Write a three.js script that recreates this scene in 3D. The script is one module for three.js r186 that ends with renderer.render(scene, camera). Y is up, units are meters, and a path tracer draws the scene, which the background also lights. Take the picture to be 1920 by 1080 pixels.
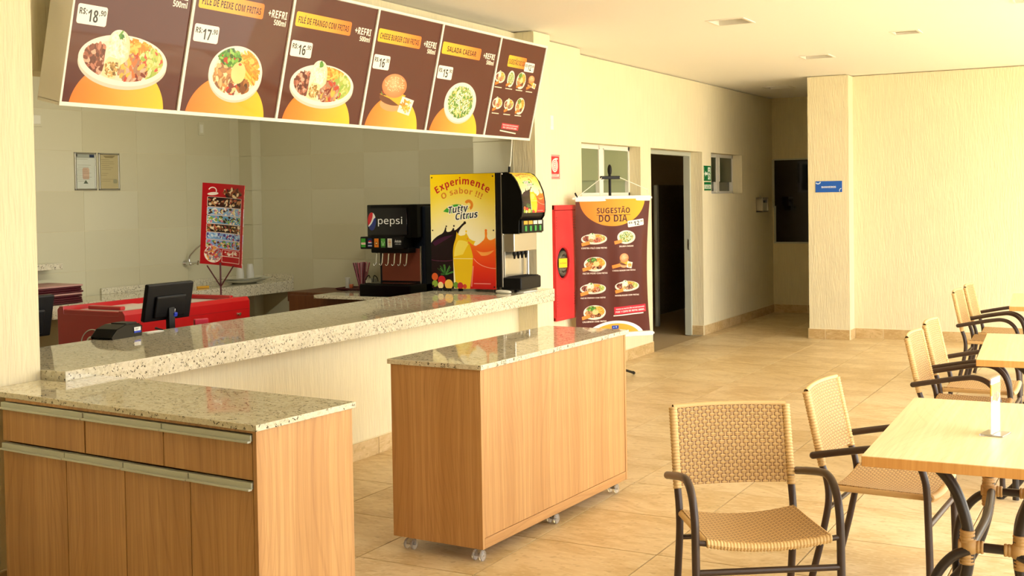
import * as THREE from 'three';
import { RoundedBoxGeometry } from 'three/addons/geometries/RoundedBoxGeometry.js';
import { RectAreaLightUniformsLib } from 'three/addons/lights/RectAreaLightUniformsLib.js';
import { mergeGeometries } from 'three/addons/utils/BufferGeometryUtils.js';

// ───────────── camera, sky, sun, exposure ─────────────
const scene = new THREE.Scene();
const FOCAL = 2212.6, CENTRE_Y = 430.4;             // pixels of a 1920 x 1080 frame
const camera = new THREE.PerspectiveCamera(2 * Math.atan(540 / FOCAL) * 180 / Math.PI, 1920 / 1080, 0.05, 200);
camera.setViewOffset(1920, 1080, 0, 540 - CENTRE_Y, 1920, 1080);
{
  const yaw = 0.4956, pitch = -0.02713, roll = -0.01584;
  const f = new THREE.Vector3(-Math.sin(yaw) * Math.cos(pitch), Math.sin(pitch), -Math.cos(yaw) * Math.cos(pitch));
  const r = new THREE.Vector3(Math.cos(yaw), 0, -Math.sin(yaw)), u = new THREE.Vector3().crossVectors(r, f);
  const r2 = r.clone().multiplyScalar(Math.cos(roll)).addScaledVector(u, Math.sin(roll));
  const u2 = u.clone().multiplyScalar(Math.cos(roll)).addScaledVector(r, -Math.sin(roll));
  const m = new THREE.Matrix4().makeBasis(r2, u2, f.clone().negate());
  camera.quaternion.setFromRotationMatrix(m);
  camera.position.set(0, 1.61, 0);
}
const renderer = new THREE.WebGLRenderer({ antialias: true });
renderer.toneMapping = THREE.LinearToneMapping;
renderer.toneMappingExposure = 2.15;
renderer.shadowMap.enabled = true;
RectAreaLightUniformsLib.init();
{ // bright hazy overcast sky, a little brighter overhead, the same all round
  const W = 64, H = 32, d = new Float32Array(W * H * 4);
  for (let y = 0; y < H; y++) for (let x = 0; x < W; x++) {
    const up = Math.sin(((y + 0.5) / H - 0.5) * Math.PI), k = up > 0 ? 0.85 + 0.3 * up : 0.85;
    const o = (y * W + x) * 4;
    d[o] = 3.2 * k; d[o + 1] = 3.2 * k; d[o + 2] = 3.1 * k; d[o + 3] = 1;
  }
  const t = new THREE.DataTexture(d, W, H, THREE.RGBAFormat, THREE.FloatType);
  t.mapping = THREE.EquirectangularReflectionMapping; t.magFilter = THREE.LinearFilter; t.needsUpdate = true;
  scene.background = t;
}
const sun = new THREE.DirectionalLight(0xfff1d8, 7);
sun.position.set(-3.5, 9, 4); sun.target.position.set(0, 0, 0); sun.shadow.radius = 3;
sun.castShadow = true; sun.shadow.mapSize.set(2048, 2048);
Object.assign(sun.shadow.camera, { left: -22, right: 22, top: 22, bottom: -22, near: 0.1, far: 60 });
scene.add(sun, sun.target);

// ───────────── helpers ─────────────
function rng(seed) { let s = seed >>> 0; return () => { s = (s + 0x6D2B79F5) >>> 0; let t = s; t = Math.imul(t ^ (t >>> 15), t | 1); t ^= t + Math.imul(t ^ (t >>> 7), t | 61); return ((t ^ (t >>> 14)) >>> 0) / 4294967296; }; }
const used = new Map();
function numbered(n) { const k = used.get(n) || 0; used.set(n, k + 1); return k ? n + '_' + String(k).padStart(3, '0') : n; }
function tag(o, label, category, group) { o.userData.label = label; o.userData.category = category; if (group) o.userData.group = group; return o; }
function thing(name, label, category, pos = [0, 0, 0], ry = 0, group) {
  const o = new THREE.Group(); o.name = numbered(name); o.position.set(...pos); o.rotation.y = ry; scene.add(o);
  return tag(o, label, category, group);
}
function part(name, geos, mat, parent) {
  const g = Array.isArray(geos) ? (geos.length > 1 ? mergeGeometries(geos.map((x) => (x.index ? x.toNonIndexed() : x)).map((x) => { for (const k of Object.keys(x.attributes)) if (!['position', 'normal', 'uv'].includes(k)) x.deleteAttribute(k); return x; })) : geos[0]) : geos;
  const m = new THREE.Mesh(g, mat); m.castShadow = m.receiveShadow = true;
  if (parent) { m.name = name; parent.add(m); } else { m.name = numbered(name); scene.add(m); }
  return m;
}
function struct(name, geos, mat) { const m = part(name, geos, mat); m.userData.kind = 'structure'; return m; }
function uvBox(g) { // texture coordinates in metres, by the main direction of the normal
  const p = g.attributes.position, n = g.attributes.normal, uv = new Float32Array(p.count * 2);
  for (let i = 0; i < p.count; i++) {
    const a = Math.abs(n.getX(i)), b = Math.abs(n.getY(i)), c = Math.abs(n.getZ(i));
    if (b >= a && b >= c) { uv[2 * i] = p.getX(i); uv[2 * i + 1] = p.getZ(i); } else if (a >= c) { uv[2 * i] = p.getZ(i); uv[2 * i + 1] = p.getY(i); } else { uv[2 * i] = p.getX(i); uv[2 * i + 1] = p.getY(i); }
  }
  g.setAttribute('uv', new THREE.BufferAttribute(uv, 2)); return g;
}
function shiftUv(g, du, dv) { const a = g.attributes.uv; for (let i = 0; i < a.count; i++) a.setXY(i, a.getX(i) + du, a.getY(i) + dv); return g; }
const box = (x0, x1, y0, y1, z0, z1) => uvBox(new THREE.BoxGeometry(x1 - x0, y1 - y0, z1 - z0).translate((x0 + x1) / 2, (y0 + y1) / 2, (z0 + z1) / 2));
const rbox = (x0, x1, y0, y1, z0, z1, r = 0.004, s = 2) => uvBox(new RoundedBoxGeometry(x1 - x0, y1 - y0, z1 - z0, s, Math.min(r, (x1 - x0) / 2.02, (y1 - y0) / 2.02, (z1 - z0) / 2.02)).translate((x0 + x1) / 2, (y0 + y1) / 2, (z0 + z1) / 2));
const V = (a) => new THREE.Vector3(...a);
const tube = (pts, r, seg = 24, rad = 10, tension = 0.5) => new THREE.TubeGeometry(new THREE.CatmullRomCurve3(pts.map(V), false, 'centripetal', tension), seg, r, rad, false);
function rod(a, b, r, rad = 10) { // closed cylinder between two points
  const d = V(b).sub(V(a)), g = new THREE.CylinderGeometry(r, r, d.length(), rad, 1);
  g.applyQuaternion(new THREE.Quaternion().setFromUnitVectors(new THREE.Vector3(0, 1, 0), d.clone().normalize()));
  return g.translate((a[0] + b[0]) / 2, (a[1] + b[1]) / 2, (a[2] + b[2]) / 2);
}
const ball = (p, r, s = 10) => new THREE.SphereGeometry(r, s, Math.max(6, s - 2)).translate(...p);
const lathe = (pts, seg = 24) => new THREE.LatheGeometry(pts.map((p) => new THREE.Vector2(...p)), seg);
function bar(a, b, w, h, r = 0.002) { // flat bar between two points, w across, h along y-ish
  const d = V(b).sub(V(a)), g = new RoundedBoxGeometry(w, d.length(), h, 1, r);
  g.applyQuaternion(new THREE.Quaternion().setFromUnitVectors(new THREE.Vector3(0, 1, 0), d.normalize()));
  return uvBox(g.translate((a[0] + b[0]) / 2, (a[1] + b[1]) / 2, (a[2] + b[2]) / 2));
}
function extrude(pts, depth, holes = [], bevel = 0) {
  const s = new THREE.Shape(pts.map((p) => new THREE.Vector2(...p)));
  for (const h of holes) s.holes.push(new THREE.Path(h.map((p) => new THREE.Vector2(...p))));
  return new THREE.ExtrudeGeometry(s, { depth, bevelEnabled: bevel > 0, bevelSize: bevel, bevelThickness: bevel, bevelSegments: 2, curveSegments: 32 });
}
// wall lying in a plane x = const: outline in (z, y), front face at x = face, thick backwards; holes as rectangles [z0, z1, y0, y1]
function wallX(face, thick, z0, z1, y0, y1, holes = []) {
  const g = extrude([[-z0, y0], [-z1, y0], [-z1, y1], [-z0, y1]], thick, holes.map(([a, b, c, d]) => [[-a, c], [-a, d], [-b, d], [-b, c]]));
  g.rotateY(Math.PI / 2).translate(face - thick, 0, 0);   // local x -> -z, local z -> x
  g.computeVertexNormals(); return uvBox(g);
}

// ───────────── textures ─────────────
function hash2(x, y, s) { let h = Math.imul(x, 374761393) + Math.imul(y, 668265263) + Math.imul(s, 974634777); h = Math.imul(h ^ (h >>> 13), 1274126177); return ((h ^ (h >>> 16)) >>> 0) / 4294967296; }
function noise(x, y, px, py, s) { // value noise, repeating every px, py cells
  const ix = Math.floor(x), iy = Math.floor(y), fx = x - ix, fy = y - iy, u = fx * fx * (3 - 2 * fx), v = fy * fy * (3 - 2 * fy);
  const m = (a, b) => ((a % b) + b) % b, x0 = m(ix, px), x1 = m(ix + 1, px), y0 = m(iy, py), y1 = m(iy + 1, py);
  return (hash2(x0, y0, s) * (1 - u) + hash2(x1, y0, s) * u) * (1 - v) + (hash2(x0, y1, s) * (1 - u) + hash2(x1, y1, s) * u) * v;
}
function dataTex(W, H, fn, srgb, sizeX = 1, sizeY = 1) { // fn(u, v) -> [r, g, b] 0..1
  const d = new Uint8Array(W * H * 4);
  for (let y = 0; y < H; y++) for (let x = 0; x < W; x++) { const c = fn(x / W, y / H), o = (y * W + x) * 4; for (let k = 0; k < 3; k++) d[o + k] = Math.max(0, Math.min(255, c[k] * 255)); d[o + 3] = 255; }
  const t = new THREE.DataTexture(d, W, H); t.magFilter = THREE.LinearFilter; t.minFilter = THREE.LinearMipmapLinearFilter; t.generateMipmaps = true; t.wrapS = t.wrapT = THREE.RepeatWrapping;
  t.repeat.set(1 / sizeX, 1 / sizeY); if (srgb) t.colorSpace = THREE.SRGBColorSpace; t.needsUpdate = true; return t;
}
function canvasTex(W, H, draw, sizeX, sizeY, srgb = true) {
  const c = document.createElement('canvas'); c.width = W; c.height = H; const g = c.getContext('2d'); draw(g, W, H);
  const t = new THREE.CanvasTexture(c); t.magFilter = THREE.LinearFilter; if (srgb) t.colorSpace = THREE.SRGBColorSpace;
  if (sizeX) { t.wrapS = t.wrapT = THREE.RepeatWrapping; t.repeat.set(1 / sizeX, 1 / sizeY); }
  return t;
}
const mix3 = (a, b, t) => [a[0] + (b[0] - a[0]) * t, a[1] + (b[1] - a[1]) * t, a[2] + (b[2] - a[2]) * t];
const px = (h) => [(h >> 16 & 255) / 255, (h >> 8 & 255) / 255, (h & 255) / 255];
const smooth = (a, b, x) => { x = Math.max(0, Math.min(1, (x - a) / (b - a))); return x * x * (3 - 2 * x); };

// scratched render: vertical grooves of uneven length, in 1 m
const stuccoBump = dataTex(512, 512, (u, v) => {
  const a = noise(u * 170 + 2 * noise(u * 12, v * 9, 12, 9, 5), v * 16, 170, 16, 1), b = noise(u * 110 + 3 * noise(u * 12, v * 6, 12, 6, 4), v * 9, 110, 9, 2), c = noise(u * 220, v * 220, 220, 220, 3);
  const h = 0.55 * smooth(0.25, 0.75, a) + 0.35 * smooth(0.2, 0.8, b) + 0.1 * c; return [h, h, h];
}, false);
const stuccoMap = dataTex(256, 256, (u, v) => {
  const a = noise(u * 110, v * 7, 110, 7, 11), b = noise(u * 5, v * 5, 5, 5, 12), k = 0.955 + 0.035 * a + 0.02 * b; return [k, k, k * 0.995];
}, true);
const plasterBump = dataTex(256, 256, (u, v) => { const h = 0.6 * noise(u * 60, v * 60, 60, 60, 21) + 0.4 * noise(u * 120, v * 120, 120, 120, 22); return [h, h, h]; }, false);
// stone-look floor tile: streaked beige, 1.8 m
const stoneMap = dataTex(1024, 1024, (u, v) => {
  const w = noise(u * 6, v * 7, 6, 7, 31), big = noise(u * 7 + w, v * 9, 7, 9, 32), st = noise(u * 22 + w * 4, v * 60 + w * 9, 22, 60, 33), fine = noise(u * 90 + w * 6, v * 230, 90, 230, 34), pit = noise(u * 70, v * 130 + 5 * w, 70, 130, 35);
  let c = mix3(px(0xdcc69c), px(0xc8ad7c), smooth(0.25, 0.8, 0.55 * big + 0.45 * st));
  c = mix3(c, px(0xeadbb8), 0.35 * smooth(0.5, 0.9, fine)); c = mix3(c, px(0xa98d5e), 0.38 * smooth(0.74, 0.95, pit)); return c;
}, true, 1.8, 1.8);
const stoneBump = dataTex(512, 512, (u, v) => { const h = 0.6 * noise(u * 30, v * 110, 30, 110, 36) + 0.4 * noise(u * 120, v * 200, 120, 200, 37); return [h, h, h]; }, false, 1.8, 1.8);
// walnut laminate: upright grain, 0.64 m x 1.28 m
function woodTex(seed, light, mid, dark) {
  return dataTex(1024, 1024, (u, v) => {
    const warp = noise(u * 4, v * 2, 4, 2, seed) * 1.1 + noise(u * 9, v * 3, 9, 3, seed + 1) * 0.35;
    const f = u * 11 + warp * 1.5, ring = 0.5 + 0.5 * Math.sin(f * Math.PI * 2), arch = 0.5 + 0.5 * Math.sin((u * 5 + 2.4 * noise(u * 3, v * 2, 3, 2, seed + 2)) * Math.PI * 8);
    const streak = noise(u * 70 + warp, v * 2, 70, 2, seed + 3), fine = noise(u * 260, v * 9, 260, 9, seed + 4), band = noise(u * 9, v * 1, 9, 1, seed + 5), grain = noise(u * 150, v * 5, 150, 5, seed + 6);
    let c = mix3(px(mid), px(light), smooth(0.15, 0.9, 0.35 * band + 0.35 * streak + 0.3 * grain));
    c = mix3(c, px(dark), 0.10 * smooth(0.45, 0.98, ring) * (0.4 + streak) + 0.13 * smooth(0.85, 1, arch) + 0.30 * smooth(0.55, 0.95, fine) * grain); return c;
  }, true, 0.64, 1.28);
}
const walnutMap = woodTex(41, 0xcb9d64, 0xb98a53, 0x7f522a);
const tableMap = woodTex(61, 0xecd9ae, 0xe2c997, 0xc9a873);
const fineBump = dataTex(256, 256, (u, v) => { const h = noise(u * 128, v * 8, 128, 8, 71); return [h, h, h]; }, false, 0.3, 0.6);
// polished cream granite with dark flecks, 0.7 m
const graniteMap = canvasTex(1024, 1024, (g, W) => {
  const r = rng(7); g.fillStyle = '#d6cfb6'; g.fillRect(0, 0, W, W);
  const blob = (x, y, a, b, t, c) => { for (const dx of [-W, 0, W]) for (const dy of [-W, 0, W]) { if (x + dx < -60 || x + dx > W + 60 || y + dy < -60 || y + dy > W + 60) continue; g.fillStyle = c; g.beginPath(); g.ellipse(x + dx, y + dy, a, b, t, 0, 7); g.fill(); } };
  for (let i = 0; i < 1500; i++) blob(r() * W, r() * W, 8 + r() * 26, 5 + r() * 14, r() * 3, ['rgba(226,216,180,.30)', 'rgba(198,189,156,.32)', 'rgba(236,229,204,.30)', 'rgba(176,166,132,.25)'][i % 4]);
  for (let i = 0; i < 2600; i++) blob(r() * W, r() * W, 1 + r() * 3.4, 0.8 + r() * 2, r() * 3, ['rgba(104,94,72,.6)', 'rgba(240,234,214,.6)', 'rgba(140,128,98,.5)'][i % 3]);
  for (let i = 0; i < 420; i++) { const x = r() * W, y = r() * W, n = 2 + (r() * 4 | 0), t = r() * 3; for (let k = 0; k < n; k++) blob(x + (r() - .5) * 18, y + (r() - .5) * 18, 2 + r() * 7, 1.2 + r() * 2.6, t + r(), ['#3b3629', '#57503f', '#2b2822', '#6e634b'][(i + k) % 4]); }
}, 0.52, 0.52);
const darkGraniteMap = canvasTex(512, 512, (g, W) => {
  const r = rng(8); g.fillStyle = '#5d5340'; g.fillRect(0, 0, W, W);
  for (let i = 0; i < 2400; i++) { g.fillStyle = ['#2d2821', '#7d7158', '#443c2d', '#8d8166'][i % 4]; g.beginPath(); g.ellipse(r() * W, r() * W, 1 + r() * 5, 1 + r() * 3, r() * 3, 0, 7); g.fill(); }
}, 0.5, 0.5);
// plaited synthetic rattan: twill of twin strands, 96 x 48 mm
function weave(g, W, H, bump) {
  g.fillStyle = bump ? '#222' : '#6e441e'; g.fillRect(0, 0, W, H);
  const cw = W / 4, ch = H / 4;
  for (let x = 0; x < 4; x++) { g.fillStyle = bump ? '#707070' : '#d9b47a'; g.fillRect(x * cw + cw * 0.56, 0, cw * 0.16, H); g.fillRect(x * cw + cw * 0.8, 0, cw * 0.16, H); }
  for (let y = 0; y < 4; y++) for (let k = -1; k < 3; k++) {
    const x0 = k * cw * 2 + (y % 2) * cw + cw * 0.14;
    for (const s of [0.10, 0.54]) {
      const yy = (y + s) * ch, hh = ch * 0.36, xx = x0, ww = cw * 1.3;
      if (bump) { const q = g.createLinearGradient(0, yy, 0, yy + hh); q.addColorStop(0, '#777'); q.addColorStop(.5, '#fff'); q.addColorStop(1, '#777'); g.fillStyle = q; } else g.fillStyle = s < .3 ? '#e2bd80' : '#d2a868';
      g.beginPath(); g.roundRect(xx, yy, ww, hh, hh * 0.4); g.fill();
    }
  }
}
const rattanMap = canvasTex(512, 256, (g, W, H) => weave(g, W, H, false), 0.064, 0.05);
const rattanBump = canvasTex(512, 256, (g, W, H) => weave(g, W, H, true), 0.064, 0.05, false);
const filmBump = dataTex(256, 256, (u, v) => { const h = 0.7 * noise(u * 3, v * 4, 3, 4, 81) + 0.3 * noise(u * 7, v * 5, 7, 5, 82); return [h, h, h]; }, false);

// ───────────── materials ─────────────
const std = (o) => new THREE.MeshStandardMaterial(o), phys = (o) => new THREE.MeshPhysicalMaterial(o);
const col = (h) => new THREE.Color(h);
const M = {
  stucco: std({ color: 0xece1be, map: stuccoMap, bumpMap: stuccoBump, bumpScale: 0.0016, roughness: 0.9 }),
  ceiling: std({ color: 0xfaf7f1, bumpMap: plasterBump, bumpScale: 0.0004, roughness: 0.95 }),
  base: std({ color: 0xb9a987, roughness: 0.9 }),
  grout: std({ color: 0xb59f78, roughness: 0.95 }),
  lightGrout: std({ color: 0xd4cbaa, roughness: 0.9 }),
  stone: std({ map: stoneMap, bumpMap: stoneBump, bumpScale: 0.0012, roughness: 0.42 }),
  stoneBase: std({ map: stoneMap, color: 0xf4ecdc, roughness: 0.6 }),
  ceramic: [0xc9c4a6, 0xc7c1a2, 0xccc7aa].map((c) => std({ color: c, roughness: 0.45 })),
  walnut: std({ map: walnutMap, bumpMap: fineBump, bumpScale: 0.0002, roughness: 0.45 }),
  darkWood: std({ map: walnutMap, color: 0x8a6a52, roughness: 0.5 }),
  tableTop: std({ map: tableMap, roughness: 0.4 }),
  tableEdge: std({ map: tableMap, color: 0xe9bd86, roughness: 0.5 }),
  granite: phys({ map: graniteMap, roughness: 0.03, specularIntensity: 1 }),
  darkGranite: std({ map: darkGraniteMap, roughness: 0.3 }),
  alu: std({ color: 0xc4c8b8, metalness: 0.1, roughness: 0.45 }),
  steel: std({ color: 0xc4c1b8, metalness: 1, roughness: 0.3 }),
  chrome: std({ color: 0xdddddd, metalness: 1, roughness: 0.08 }),
  whiteMetal: std({ color: 0xeeeade, roughness: 0.45 }),
  white: std({ color: 0xf1efe6, roughness: 0.5 }),
  frost: std({ color: 0x7d8766, roughness: 0.3 }),
  frostDark: std({ color: 0x3c4532, roughness: 0.25 }),
  darkGlass: phys({ color: 0x1a1610, roughness: 0.06 }),
  black: phys({ color: 0x0b0a0b, roughness: 0.4, specularIntensity: 0.45 }),
  blackGloss: phys({ color: 0x060607, roughness: 0.2, specularIntensity: 0.4 }),
  navy: phys({ color: 0x0c121c, roughness: 0.4, specularIntensity: 0.4 }),
  red: phys({ color: 0xae070f, roughness: 0.3, clearcoat: 0.4, clearcoatRoughness: 0.15 }),
  hydrant: std({ color: 0xd01f28, roughness: 0.45 }),
  maroon: std({ color: 0x4a0c16, roughness: 0.4 }),
  maroonEdge: std({ color: 0xb78b80, roughness: 0.5 }),
  tubeBrown: std({ color: 0x3b2a21, roughness: 0.38 }),
  tubeDark: std({ color: 0x231a15, roughness: 0.4 }),
  rattan: std({ map: rattanMap, bumpMap: rattanBump, bumpScale: 0.003, roughness: 0.55 }),
  strand: std({ color: 0xd8b47a, roughness: 0.55 }),
  wrap: std({ color: 0xb08a52, roughness: 0.6 }),
  clear: phys({ color: 0xffffff, roughness: 0.05, transmission: 1, thickness: 0, ior: 1.49, specularIntensity: 0.4 }),
  clearSolid: phys({ color: 0xf4f4f4, roughness: 0.08, transmission: 0.85, thickness: 0.01, ior: 1.5 }),
  cup: phys({ color: 0xe9e8df, roughness: 0.4, transmission: 0.35, thickness: 0 }),
  plate: std({ color: 0xe2e0cf, roughness: 0.25 }),
  yellow: std({ color: 0xd6a02a, roughness: 0.5 }),
  orange: std({ color: 0xc96a3a, roughness: 0.6 }),
  green: std({ color: 0x2f9a3f, roughness: 0.4 }),
  blue: std({ color: 0x2038b0, roughness: 0.4 }),
  rubber: std({ color: 0x1d1b1a, roughness: 0.7 }),
  straw: std({ color: 0xc98a92, roughness: 0.45 }),
  string: std({ color: 0xf2efe2, roughness: 0.7 }),
  diffuser: std({ color: 0x9a9278, roughness: 0.4 }),
  glassOld: std({ color: 0x55594a, roughness: 0.15 }),
  outdoor: std({ color: 0xc9c2ae, roughness: 0.95 }),
};
const print = (tex, rough = 0.45) => phys({ map: tex, roughness: rough, specularIntensity: 0.5 });
// ───────────── room shell ─────────────
const CEIL = 2.89, TOP = 2.879, XP = -4.15, XW = -4.316, XH = -4.49, ZJ = -8.07, ZL = -3.44;   // pillar face, counter wall face, hall wall face, far and near jamb
const floor = struct('floor', box(-8.2, 4.2, -0.2, -0.010, -17.9, 6), M.grout);
{ // 0.6 m floor tiles laid one by one where the camera can tell them apart
  const variants = [];
  for (let i = 0; i < 8; i++) { const g = rbox(-0.2975, 0.2975, -0.012, 0, -0.2975, 0.2975, 0.002, 1); variants.push(shiftUv(g, i * 0.37 + (i % 3) * 0.51, i * 0.61)); }
  const tints = [0xffffff, 0xfdfbf7, 0xfefcfa, 0xfbf8f3].map((c) => { const m = M.stone.clone(); m.color = col(c); return m; });
  const r = rng(101), far = [];
  const gx = (i) => -2.545 + 0.6 * i + 0.3, gz = (j) => -4.911 - 0.6 * j - 0.3;
  for (let j = -2; j <= 18; j++) for (let i = -4; i <= 6; i++) {
    const x = gx(i), z = gz(j), left = z > -9.3 ? XW : XH;
    if (x + 0.2975 < left) continue;
    const k = (r() * 8) | 0, t = (r() * 4) | 0, zEnd = x > -3.2 ? -13.24 : -15.74, xEnd = z < -13.3 ? -3.315 : 99;
    const x0 = Math.max(left, x - 0.2975), x1 = Math.min(xEnd, x + 0.2975), z0 = Math.max(zEnd, z - 0.2975), z1 = z + 0.2975;
    if (x1 - x0 < 0.02 || z1 - z0 < 0.02) continue;
    const cut = x1 - x0 < 0.594 || z1 - z0 < 0.594, geo = cut ? shiftUv(rbox(x0 - x, x1 - x, -0.012, 0, z0 - z, z1 - z, 0.002, 1), k * 0.37, k * 0.61) : variants[k];
    const m = part('tile', geo, tints[t], floor); m.position.set(x, 0, z);
  }
  for (let j = -18; j < -2; j++) for (let i = -4; i <= 10; i++) far.push(rbox(gx(i) - 0.2975, gx(i) + 0.2975, -0.012, 0, gz(j) - 0.2975, gz(j) + 0.2975, 0.002, 1));
  for (let j = -2; j <= 13; j++) for (let i = 7; i <= 10; i++) far.push(rbox(gx(i) - 0.2975, gx(i) + 0.2975, -0.012, 0, gz(j) - 0.2975, gz(j) + 0.2975, 0.002, 1));
  part('tile_field', far, M.stone, floor).userData.kind = 'stuff';
}
struct('ground', box(4.2, 60, -0.3, -0.06, -60, 60), M.outdoor);

// ceiling with square openings for the recessed lights
const LIGHTS = [[-2.735, -8.515, 0.27, 0.07], [-2.755, -11.16, 0.27, 0.05], [-1.722, -9.9, 0.2, 0.012], [-3.94, -14.13, 0.3, 0.04], [-0.68, -8.66, 0.27, 0.06]];
{
  const hole = ([x, z, s]) => [[x - s / 2, -z - s / 2], [x + s / 2, -z - s / 2], [x + s / 2, -z + s / 2], [x - s / 2, -z + s / 2]];
  const g = extrude([[-8.2, -6], [1.6, -6], [1.6, 17.9], [-8.2, 17.9]], 0.2, LIGHTS.map(hole));
  g.rotateX(-Math.PI / 2).translate(0, CEIL, 0); g.computeVertexNormals();
  struct('ceiling', uvBox(g), M.ceiling);
}
// counter side
const wallLeft = struct('wall_left', [box(-4.70, XP, 0, TOP, ZL, 6), box(-4.70, XP - 0.03, TOP, CEIL, ZL + 0.03, 6)], M.stucco);
const wallCounter = struct('wall_counter', box(-4.50, XW, 0, 0.815, ZJ, ZL), M.stucco);
struct('wall_lintel', [box(-4.50, XW, 2.2, TOP, ZJ, ZL), box(-4.50, XW - 0.03, TOP, CEIL, ZJ, ZL)], M.stucco);
const wallPillar = struct('wall_pillar', [box(-4.70, XP, 0, TOP, -8.345, ZJ), box(-4.70, XP - 0.03, TOP, CEIL, -8.345, ZJ - 0.03)], M.stucco);
struct('wall_step', [box(-4.70, -4.318, 0, TOP, -9.27, -8.345), box(-4.70, -4.348, TOP, CEIL, -9.27, -8.345)], M.stucco);
const WIN1 = [-9.63, -11.036, 1.612, 2.097], DOOR = [-11.316, -12.89, -0.05, 2.095], WIN2 = [-13.203, -14.386, 1.617, 2.095];
const wallHall = struct('wall_hall', [wallX(XH, 0.21, -9.27, -15.94, -0.05, TOP, [WIN1, DOOR, WIN2].map(([a, b, c, d]) => [a, b, c < 0 ? -0.049 : c, d])), box(XH - 0.21, XH - 0.03, TOP, CEIL, -15.94, -9.27)], M.stucco);
// hall end with the dark window
const WIN3 = [-4.475, -3.55, 0.933, 2.072];
{
  const g = extrude([[-4.70, 0], [-3.115, 0], [-3.115, CEIL], [-4.70, CEIL]], 0.2, [[[WIN3[0], WIN3[2]], [WIN3[1], WIN3[2]], [WIN3[1], WIN3[3]], [WIN3[0], WIN3[3]]]]);
  g.translate(0, 0, -15.94); struct('wall_hall_end', uvBox(g), M.stucco);
}
struct('wall_hall_right', box(-3.315, -3.115, 0, CEIL, -15.94, -13.22), M.stucco);
struct('wall_right_pillar', [box(-3.315, -2.872, 0, TOP, -13.42, -13.02), box(-3.285, -2.902, TOP, CEIL, -13.42, -13.05)], M.stucco);
struct('wall_right', [box(-2.872, 3.2, 0, TOP, -13.42, -13.24), box(-2.872, 3.2, TOP, CEIL, -13.42, -13.27)], M.stucco);
struct('wall_behind', box(-4.7, 1.6, 0, CEIL, 5.8, 6), M.stucco);
struct('wall_open_side', box(1.4, 1.6, 0, CEIL, -2.0, 5.8), M.stucco);
// kitchen and washroom shells
const wallKitchen = struct('wall_kitchen_back', box(-8.0, -7.8085, 0, CEIL, -9.2, -2.8), M.lightGrout);
const wallKitchenEnd = struct('wall_kitchen_end', box(-8.0, -4.70, 0, CEIL, -9.2, -9.0015), M.lightGrout);
struct('wall_kitchen_side', (() => { const g = extrude([[-8.0, 0], [-4.70, 0], [-4.70, CEIL], [-8.0, CEIL]], 0.2); g.translate(0, 0, -2.8); return uvBox(g); })(), M.base);
struct('wall_washroom_back', box(-8.2, -8.0, 0, CEIL, -16, -2.6), M.base);
struct('wall_washroom_end', box(-8.0, -4.70, 0, CEIL, -15.94, -15.74), M.base);
// pipe casing in the kitchen corner
const casing = struct('wall_kitchen_casing', box(-7.815, -7.653, 0, CEIL, -9.008, -8.876), M.lightGrout);

// ceramic wall tiles, each its own piece
{
  const row0 = 1.055 - 0.332 * 2, rows = 7, r = rng(55), TH = 0.332, G = 0.0022;
  const cer = () => M.ceramic[(r() * 3) | 0];
  const gb = rbox(-7.8145, -7.8105 + 0.0045, 0.001, TH - G, 0.001, 0.597 - G, 0.0015, 1), ge = rbox(0.001, 0.61 - G, 0.001, TH - G, -9.0075, -8.999, 0.0015, 1);
  for (let j = 0; j < rows; j++) {
    for (let i = 0; i < 6; i++) { const z = -8.145 - 0.597 + 0.597 * i; if (z < -8.876) continue; const m = part('tile', gb, cer(), wallKitchen); m.position.set(0, row0 + j * TH, z); }
    const last = part('tile', rbox(-7.8145, -7.8105 + 0.0045, 0.001, TH - G, -8.874, -8.743, 0.0015, 1), cer(), wallKitchen); last.position.y = row0 + j * TH;
    for (let i = 0; i < 5; i++) { const x = -7.03 + 0.61 * (i - 1); const m = i === 0 ? part('tile', rbox(-7.65, -7.032, 0.001, TH - G, -9.0075, -8.999, 0.0015, 1), cer(), wallKitchenEnd) : part('tile', ge, cer(), wallKitchenEnd); m.position.set(i === 0 ? 0 : x, row0 + j * TH, 0); }
    for (const [a, b] of [[-4.695, -4.336]]) { const m = part('tile', rbox(a, b, 0.001, TH - G, ZJ + 0.0005, ZJ + 0.009, 0.0015, 1), cer(), wallPillar); m.position.y = row0 + j * TH; }
    const c1 = part('tile', rbox(-7.813, -7.6535, 0.001, TH - G, -8.8755, -8.868, 0.0015, 1), M.ceramic[1], casing), c2 = part('tile', rbox(-7.6525, -7.645, 0.001, TH - G, -9.006, -8.868, 0.0015, 1), M.ceramic[2], casing);
    c1.position.y = c2.position.y = row0 + j * TH;
  }
}
M.skirtGrout = std({ color: 0xe9dcba, roughness: 0.9 });
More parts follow.
